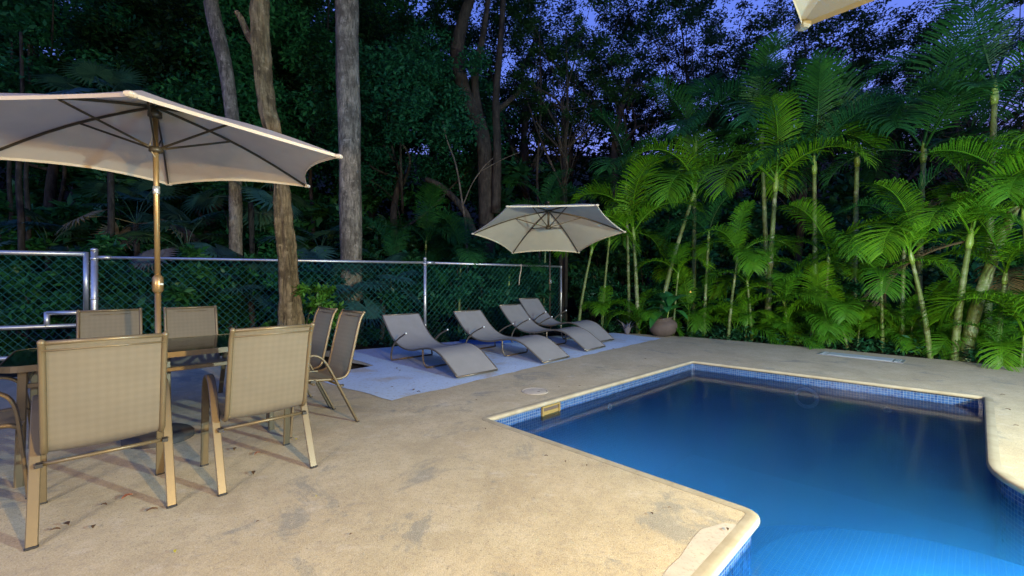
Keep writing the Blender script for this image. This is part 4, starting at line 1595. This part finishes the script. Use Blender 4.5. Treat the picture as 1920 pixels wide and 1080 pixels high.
def fan_palm(x, y, h, nl, s, label, seed, dry=0):
    rnd = random.Random(seed)
    root = thing('fan_palm', label, 'palm', (x, y, -0.05), 0, 'fan palms behind the fence')
    if h > 0.3:
        MB().tube(catmull([(0, 0, -0.1), (0.04, 0, h * 0.5), (0, 0, h)], 6), 0.055, 8).build('stem', M['bark_dark'], root, True)
    a = rnd.uniform(0, 6)
    for i in range(nl):
        a += 2.399
        t = i / nl
        f = link('fan_leaf', FAND if i >= nl - dry else FAN[i % 3], None, root)
        f.location = (0, 0, h)
        f.rotation_euler = (lerp(0.5, -1.1, t) + rnd.uniform(-0.15, 0.15), rnd.uniform(-0.2, 0.2), a)
        q = s * rnd.uniform(0.85, 1.15)
        f.scale = (q, q, q)
    return root


for i, (px, y, py, nl, s, dry, lab) in enumerate((
        (205, 8.4, 205, 9, 0.95, 1, 'tall fan palm showing above the beige parasol'),
        (255, 9.2, 415, 10, 1.0, 3, 'fan palm with dry hanging leaves behind the beige parasol pole'),
        (470, 9.0, 375, 9, 1.0, 0, 'fan palm behind the right tip of the beige parasol'),
        (350, 8.4, 470, 9, 1.0, 1, 'fan palm just above the fence rail right of the pole'),
        (270, 7.8, 560, 8, 0.9, 0, 'low fan palm behind the fence next to the parasol pole'),
        (470, 8.2, 560, 9, 0.9, 0, 'low fan palm behind the fence left of the ridged trunk'),
        (640, 8.7, 560, 10, 1.0, 0, 'bluish fan palm behind the fence right of the ridged trunk'),
        (715, 9.1, 540, 9, 0.9, 0, 'fan palm behind the fence just left of the middle post'),
        (400, 8.9, 540, 8, 0.9, 0, 'low fan palm behind the fence between pole and ridged trunk'),
        (90, 9.5, 470, 8, 1.0, 1, 'shaded fan palm behind the gate'),
        (600, 9.6, 480, 9, 1.0, 0, 'fan palm behind the rail left of the thick pale trunk'))):
    fan_palm(at(px, y), y, max(0.15, zat(py, y)), nl, s, lab, 40 + i, dry)

# ------------------------------------------------------------------ shrubs: dark understorey
SH = []
for k, (seed, leafs, mat) in enumerate(((31, 0.16, 'shrub_leaf'), (32, 0.13, 'tree_leaf'), (33, 0.2, 'shrub_leaf'))):
    me, cs = crown_variant(seed, 1.25, 1.2, 46, 130, leafs, M[mat], 0.15)
    SH.append((me, cs))


def shrub(x, y, s, v, label, z=0.9, group='shrubs of the dark understorey', sy=1.0):
    root = thing('shrub', label, 'shrub', (x, y, -0.05), 0, group)
    me, cs = SH[v]
    rnd = random.Random(int(x * 100 + y * 37))
    mb = MB()
    for k in range(5):
        limb(mb, (rnd.uniform(-0.1, 0.1), rnd.uniform(-0.1, 0.1), -0.1), Vector(cs[k * 7 % len(cs)]) * s * 0.9 + Vector((0, 0, z * s)), 0.022 * s, 0.006, rnd, 0.1, 5, 3)
    mb.build('stems', M['bark_dark'], root, True)
    c = link('foliage', me, None, root)
    c.location = (0, 0, z * s * sy)
    c.scale = (s, s, s * sy)
    c.rotation_euler = (0, 0, rnd.uniform(0, 6.28))
    tag(c, kind='stuff')
    return root


rnd = random.Random(9)
for row, (y0, s0, zc) in enumerate(((9.9, 1.0, 0.9), (12.2, 1.5, 1.2), (14.8, 2.2, 1.3))):
    cnt = 17 - row * 2
    for i in range(cnt):
        px = -40 + 2040 * (i + 0.5) / cnt + rnd.uniform(-30, 30)
        fy = fence_line(min(px, 1052)).y if px < 1100 else hedge_y(px) + 1.6
        y = fy + 1.2 + row * 2.6 + rnd.uniform(-0.3, 0.5)
        rr_ = ['front row', 'second row', 'tall back row'][row]
        shrub(at(px, y), y, s0 * rnd.uniform(0.85, 1.2), (i + row) % 3, unique('dark shrub, ' + rr_ + ', ' + place_words(px)), zc)

# bright vine-like shrub at the foot of the ridged trunk
vm, vc = crown_variant(51, 0.55, 0.5, 26, 70, 0.10, M['vine_leaf'], 0.1)
SH.append((vm, vc))
o = shrub(at(590, 6.9), 6.9, 1.0, 3, 'bright green leafy bush beside the ridged trunk behind the chairs', 0.85, None)
o = shrub(at(520, 6.75), 6.75, 0.7, 3, 'small bright bush left of the ridged trunk foot', 0.55, None)

# far wood
rng = random.Random(5)
cs, rs = [], []
for i in range(760):
    x = rng.uniform(-48, 55)
    y = rng.uniform(25, 33)
    hh = 11 if x < -4 else 9.5
    g = max(0, y - 17) ** 1.25 * 0.16
    cs.append((x, y, g + rng.uniform(-1, hh)))
    rs.append(rng.uniform(1.0, 2.0))
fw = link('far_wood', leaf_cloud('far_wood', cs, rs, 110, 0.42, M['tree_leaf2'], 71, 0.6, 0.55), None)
tag(fw, 'dark mass of far forest foliage behind all the trees', 'wood', kind='stuff')

# ground cover along the hedge and the fence
cs, rs = [], []
for i in range(300):
    px = rng.uniform(-60, 2000)
    y = (fence_line(min(px, 1052)).y + rng.uniform(-0.15, 1.4)) if px < 1060 else hedge_y(px) + rng.uniform(0.1, 1.4)
    if px < 640:
        y += 0.2
    cs.append((at(px, y), y, rng.uniform(0.0, 0.12)))
    rs.append(rng.uniform(0.12, 0.3))
gc = link('ground_cover', leaf_cloud('ground_cover', cs, rs, 55, 0.11, M['shrub_leaf'], 72, 0.5, 0.3), None)
tag(gc, 'low dark leafy ground cover along the patio edge', 'ground cover', kind='stuff')

# ------------------------------------------------------------------ clay pot with plant, dead frond tuft
py_ = 9.35
pot = thing('clay_pot', 'tilted round weathered clay pot at the patio edge', 'pot', (at(1247, py_), py_, 0.0))
pb = MB().lathe([(0.14, 0.0), (0.25, 0.05), (0.33, 0.17), (0.345, 0.27), (0.30, 0.36), (0.235, 0.40), (0.25, 0.425), (0.275, 0.44), (0.265, 0.455), (0.225, 0.44), (0.20, 0.40), (0.19, 0.36)], 32).build('pot_body', M['clay'], pot, True)
pb.rotation_euler = (R(-6), R(-9), 0)
ps = MB().lathe([(0.001, 0.39), (0.20, 0.385)][::-1], 24).build('pot_soil', M['soil'], pot)
ps.rotation_euler = pb.rotation_euler
pot.scale = (0.88, 0.88, 0.88)
plant = thing('pot_plant', 'broad leaved green plant growing in the clay pot', 'plant', (at(1250, py_), py_, 0.31))
MB().tube(catmull([(0, 0, 0), (0.03, 0, 0.18), (0.06, 0, 0.33)], 5), 0.014, 7).build('stem', M['crownshaft'], plant, True)


def broad_leaf():
    mb = MB()
    pr = [(0.0, 0.012), (0.12, 0.02), (0.3, 0.075), (0.5, 0.10), (0.7, 0.085), (0.88, 0.045), (1.0, 0.004)]
    vs, fs = [], []
    for (t, w_) in pr:
        z = 0.22 * math.sin(t * 2.2) - 0.28 * t * t
        for s in (-1, 0, 1):
            vs.append((s * w_, t * 0.52, z * 0.55 + (0.02 if s else 0.0) * (w_ / 0.1)))
    for i in range(len(pr) - 1):
        for k in range(2):
            a = i * 3 + k
            fs.append((a, a + 1, a + 4, a + 3))
    me = mb.add(vs, fs).mesh('leaf')
    me.materials.append(M['pot_leaf'])
    me.polygons.foreach_set('use_smooth', [True] * len(me.polygons))
    return me


bl = broad_leaf()
rnd = random.Random(15)
for i in range(15):
    f = link('leaf', bl, None, plant)
    f.location = (0.05 - 0.02 * (i / 15), 0, 0.32 - 0.10 * i / 15)
    f.rotation_euler = (lerp(0.9, -0.35, i / 14), rnd.uniform(-0.2, 0.2), i * 2.4)
    q = rnd.uniform(1.0, 1.4)
    f.scale = (q, q, q)

dead = thing('dead_palm_tuft', 'pale withered tuft of fronds at the patio edge left of the clay pot', 'plant', (at(1176, 9.75), 9.75, -0.03))
rnd = random.Random(23)
tuft = MB()
for k in range(16):
    a = k * 2.4
    L = rnd.uniform(0.28, 0.5)
    d = Vector((math.cos(a) * 0.35, math.sin(a) * 0.35, 1.0)).normalized()
    sd = Vector((-math.sin(a), math.cos(a), 0)) * 0.022
    p = Vector((0.03 * math.cos(a), 0.03 * math.sin(a), 0))
    q = p + d * L * 0.6
    e = p + d * L * 0.9 + Vector((math.cos(a), math.sin(a), -0.3)) * 0.12
    MB().add([p - sd, p + sd, q + sd, q - sd, e], [(0, 1, 2, 3), (3, 2, 4)]).build('withered_blade', M['dead'], dead)


# ------------------------------------------------------------------ fallen leaves on the patio
def fallen(mat):
    mb = MB()
    pr = [(0.0, 0.002), (0.2, 0.014), (0.5, 0.022), (0.8, 0.013), (1.0, 0.001)]
    vs, fs = [], []
    for (t, w_) in pr:
        z = 0.012 * math.sin(t * 3.0)
        for s in (-1, 0, 1):
            vs.append((s * w_, (t - 0.5) * 0.085, z + abs(s) * 0.010 + 0.002))
    for i in range(len(pr) - 1):
        for k in range(2):
            a = i * 3 + k
            fs.append((a, a + 1, a + 4, a + 3))
    me = mb.add(vs, fs).mesh('fallen_leaf')
    me.materials.append(mat)
    return me


lf_d, lf_r, lf_y = fallen(M['dry_leaf']), fallen(M['red_leaf']), fallen(M['yellow_leaf'])


def gpt(px, py):
    y = CAM_H * F / (py - HOR)
    return at(px, y), y


drops = [(238, 935, lf_r, 1.0, 'reddish dry leaf on the patio between the two nearest chairs'), (482, 853, lf_r, 0.8, 'small red brown leaf under the chair beside the pool side'),
         (440, 845, lf_d, 0.9, None), (475, 890, lf_d, 0.9, None), (285, 960, lf_d, 0.9, None), (195, 950, lf_d, 0.7, None), (125, 987, lf_d, 0.9, None), (104, 997, lf_d, 0.7, None), (175, 992, lf_d, 0.7, None),
         (328, 1038, lf_y, 0.5, 'small yellow green petal on the bare front of the patio'), (593, 933, lf_y, 0.3, 'tiny yellow speck on the patio right of the nearest chairs'), (555, 826, lf_y, 0.5, 'yellow green scrap on the patio behind the pool side chair'),
         (483, 981, lf_d, 0.35, None), (658, 1005, lf_d, 0.35, None), (1024, 857, lf_d, 0.45, None), (1060, 868, lf_d, 0.45, None), (1100, 875, lf_d, 0.4, None), (1222, 966, lf_d, 0.4, None), (1364, 996, lf_d, 0.5, None), (1255, 955, lf_d, 0.35, None),
         (744, 692, lf_d, 0.9, None), (750, 696, lf_d, 0.8, None), (776, 733, lf_d, 1.0, None), (785, 736, lf_d, 0.7, None), (735, 727, lf_d, 0.6, None), (945, 648, lf_d, 1.0, None), (958, 650, lf_d, 0.9, None), (1048, 727, lf_d, 0.5, None), (1087, 725, lf_d, 0.5, None),
         (1210, 674, lf_d, 0.7, None), (1150, 655, lf_d, 0.8, None), (893, 752, lf_d, 0.5, None), (910, 806, lf_d, 0.5, None), (1890, 770, lf_d, 0.8, None), (1905, 800, lf_d, 0.6, None), (1880, 742, lf_d, 0.7, None)]
SPOTS = [(440, 845, 'under the pool side chair'), (475, 890, 'before the pool side chair'), (285, 960, 'between the front chairs'), (195, 950, 'under the nearest chair'), (120, 990, 'right of the nearest chair leg'),
         (483, 981, 'in the empty front of the patio'), (658, 1005, 'at the bottom middle'), (1060, 868, 'along the near pool edge'), (1240, 960, 'toward the near pool corner'), (1364, 996, 'on the grey repair strip'),
         (747, 694, 'beneath the first lounger'), (780, 735, 'on the slab before the first lounger'), (735, 727, 'on the slab left of the first lounger'), (950, 649, 'beneath the second lounger'), (1067, 726, 'between drain lid and pool'),
         (1210, 674, 'behind the far pool corner'), (1150, 655, 'beside the last lounger foot'), (893, 752, 'left of the drain lid'), (910, 806, 'at the left pool corner'), (1890, 770, 'on the paving at the right border')]
rnd = random.Random(2)
for px, py, me, s, lab in drops:
    x, y = gpt(px, py)
    o = link('fallen_leaf', me, None)
    o.location = (x, y, 0.008)
    o.rotation_euler = (0, 0, rnd.uniform(0, 6.28))
    o.scale = (0.62 * s, 0.62 * s, 0.62 * s)
    if lab is None:
        k = min(SPOTS, key=lambda q: math.dist(q[:2], (px, py)))
        lab = unique('small dark leaf ' + k[2], (', the left one', ', the larger one', ', the right one', ', the farther one', ', the nearer one', ', the tiny one'))
    tag(o, lab, 'leaf', 'fallen leaves on the patio')

# ------------------------------------------------------------------ lamps: the terrace lights, an added soft fill lamp, and two far garden lights
def lamp_post(name, label, pos, col, watt, radius):
    root = thing(name, label, 'lamp', (pos[0], pos[1], 0))
    MB().lathe([(0.11, 0.0), (0.11, 0.015), (0.04, 0.03)], 20).build('foot_plate', M['black'], root, True)
    MB().tube([(0, 0, 0.02), (0, 0, pos[2] + 0.22)], 0.03, 12).build('post', M['black'], root, True)
    return_ = MB().tube(catmull([(0, 0, pos[2] + 0.20), (-0.06, 0.05, pos[2] + 0.26), (-0.16, 0.14, pos[2] + 0.26)], 5), 0.018, 8).build('arm', M['black'], root, True)
    MB().lathe([(0.16, 0.15), (0.15, 0.17), (0.06, 0.24), (0.03, 0.26)], 24, (-0.16, 0.14, pos[2])).build('lamp_shade', M['black'], root, True)
    MB().ball((-0.16, 0.14, pos[2] + 0.10), 0.055, 10).build('bulb', emis(name + '_bulb_glow', col, 4), root, True)
    ld = bpy.data.lights.new(name + '_light', 'POINT')
    ld.energy = watt
    ld.color = col
    ld.shadow_soft_size = radius
    lo = bpy.data.objects.new('lamp_light', ld)
    C.objects.link(lo)
    lo.parent = root
    lo.location = (-0.16, 0.14, pos[2] - 0.03)
    return root


lamp_post('terrace_lamp', 'warm terrace lamp on a post behind the camera', WARM_POS, WARM_COL, WARM_W, 0.05)
lamp_post('fill_lamp', 'added soft fill lamp, out of view behind the camera on the left', FILL_POS, FILL_COL, FILL_W, 0.45)
lamp_post('pool_lamp', 'white garden lamp on a post right of the camera', COOL_POS, COOL_COL, COOL_W, 0.05)

for (px, py, y, lab, s) in ((606, 550, 9.9, 'warm garden light glowing through the bush by the ridged trunk', 0.05), (1297, 548, 11.6, 'orange garden light glowing through the palm hedge', 0.045)):
    z = zat(py, y)
    gl = thing('garden_light', lab, 'light', (at(px, y), y, 0))
    MB().tube([(0, 0, 0), (0, 0, z - s)], 0.012, 6).build('stake', M['black'], gl, True)
    MB().ball((0, 0, z), s, 8).build('globe', emis('garden_globe_glow', (1.0, 0.5, 0.15), 0.6), gl, True)
    MB().lathe([(0.07, 0.0), (0.05, 0.03), (0.01, 0.04)], 14, (0, 0, z + s)).build('cap', M['black'], gl, True)
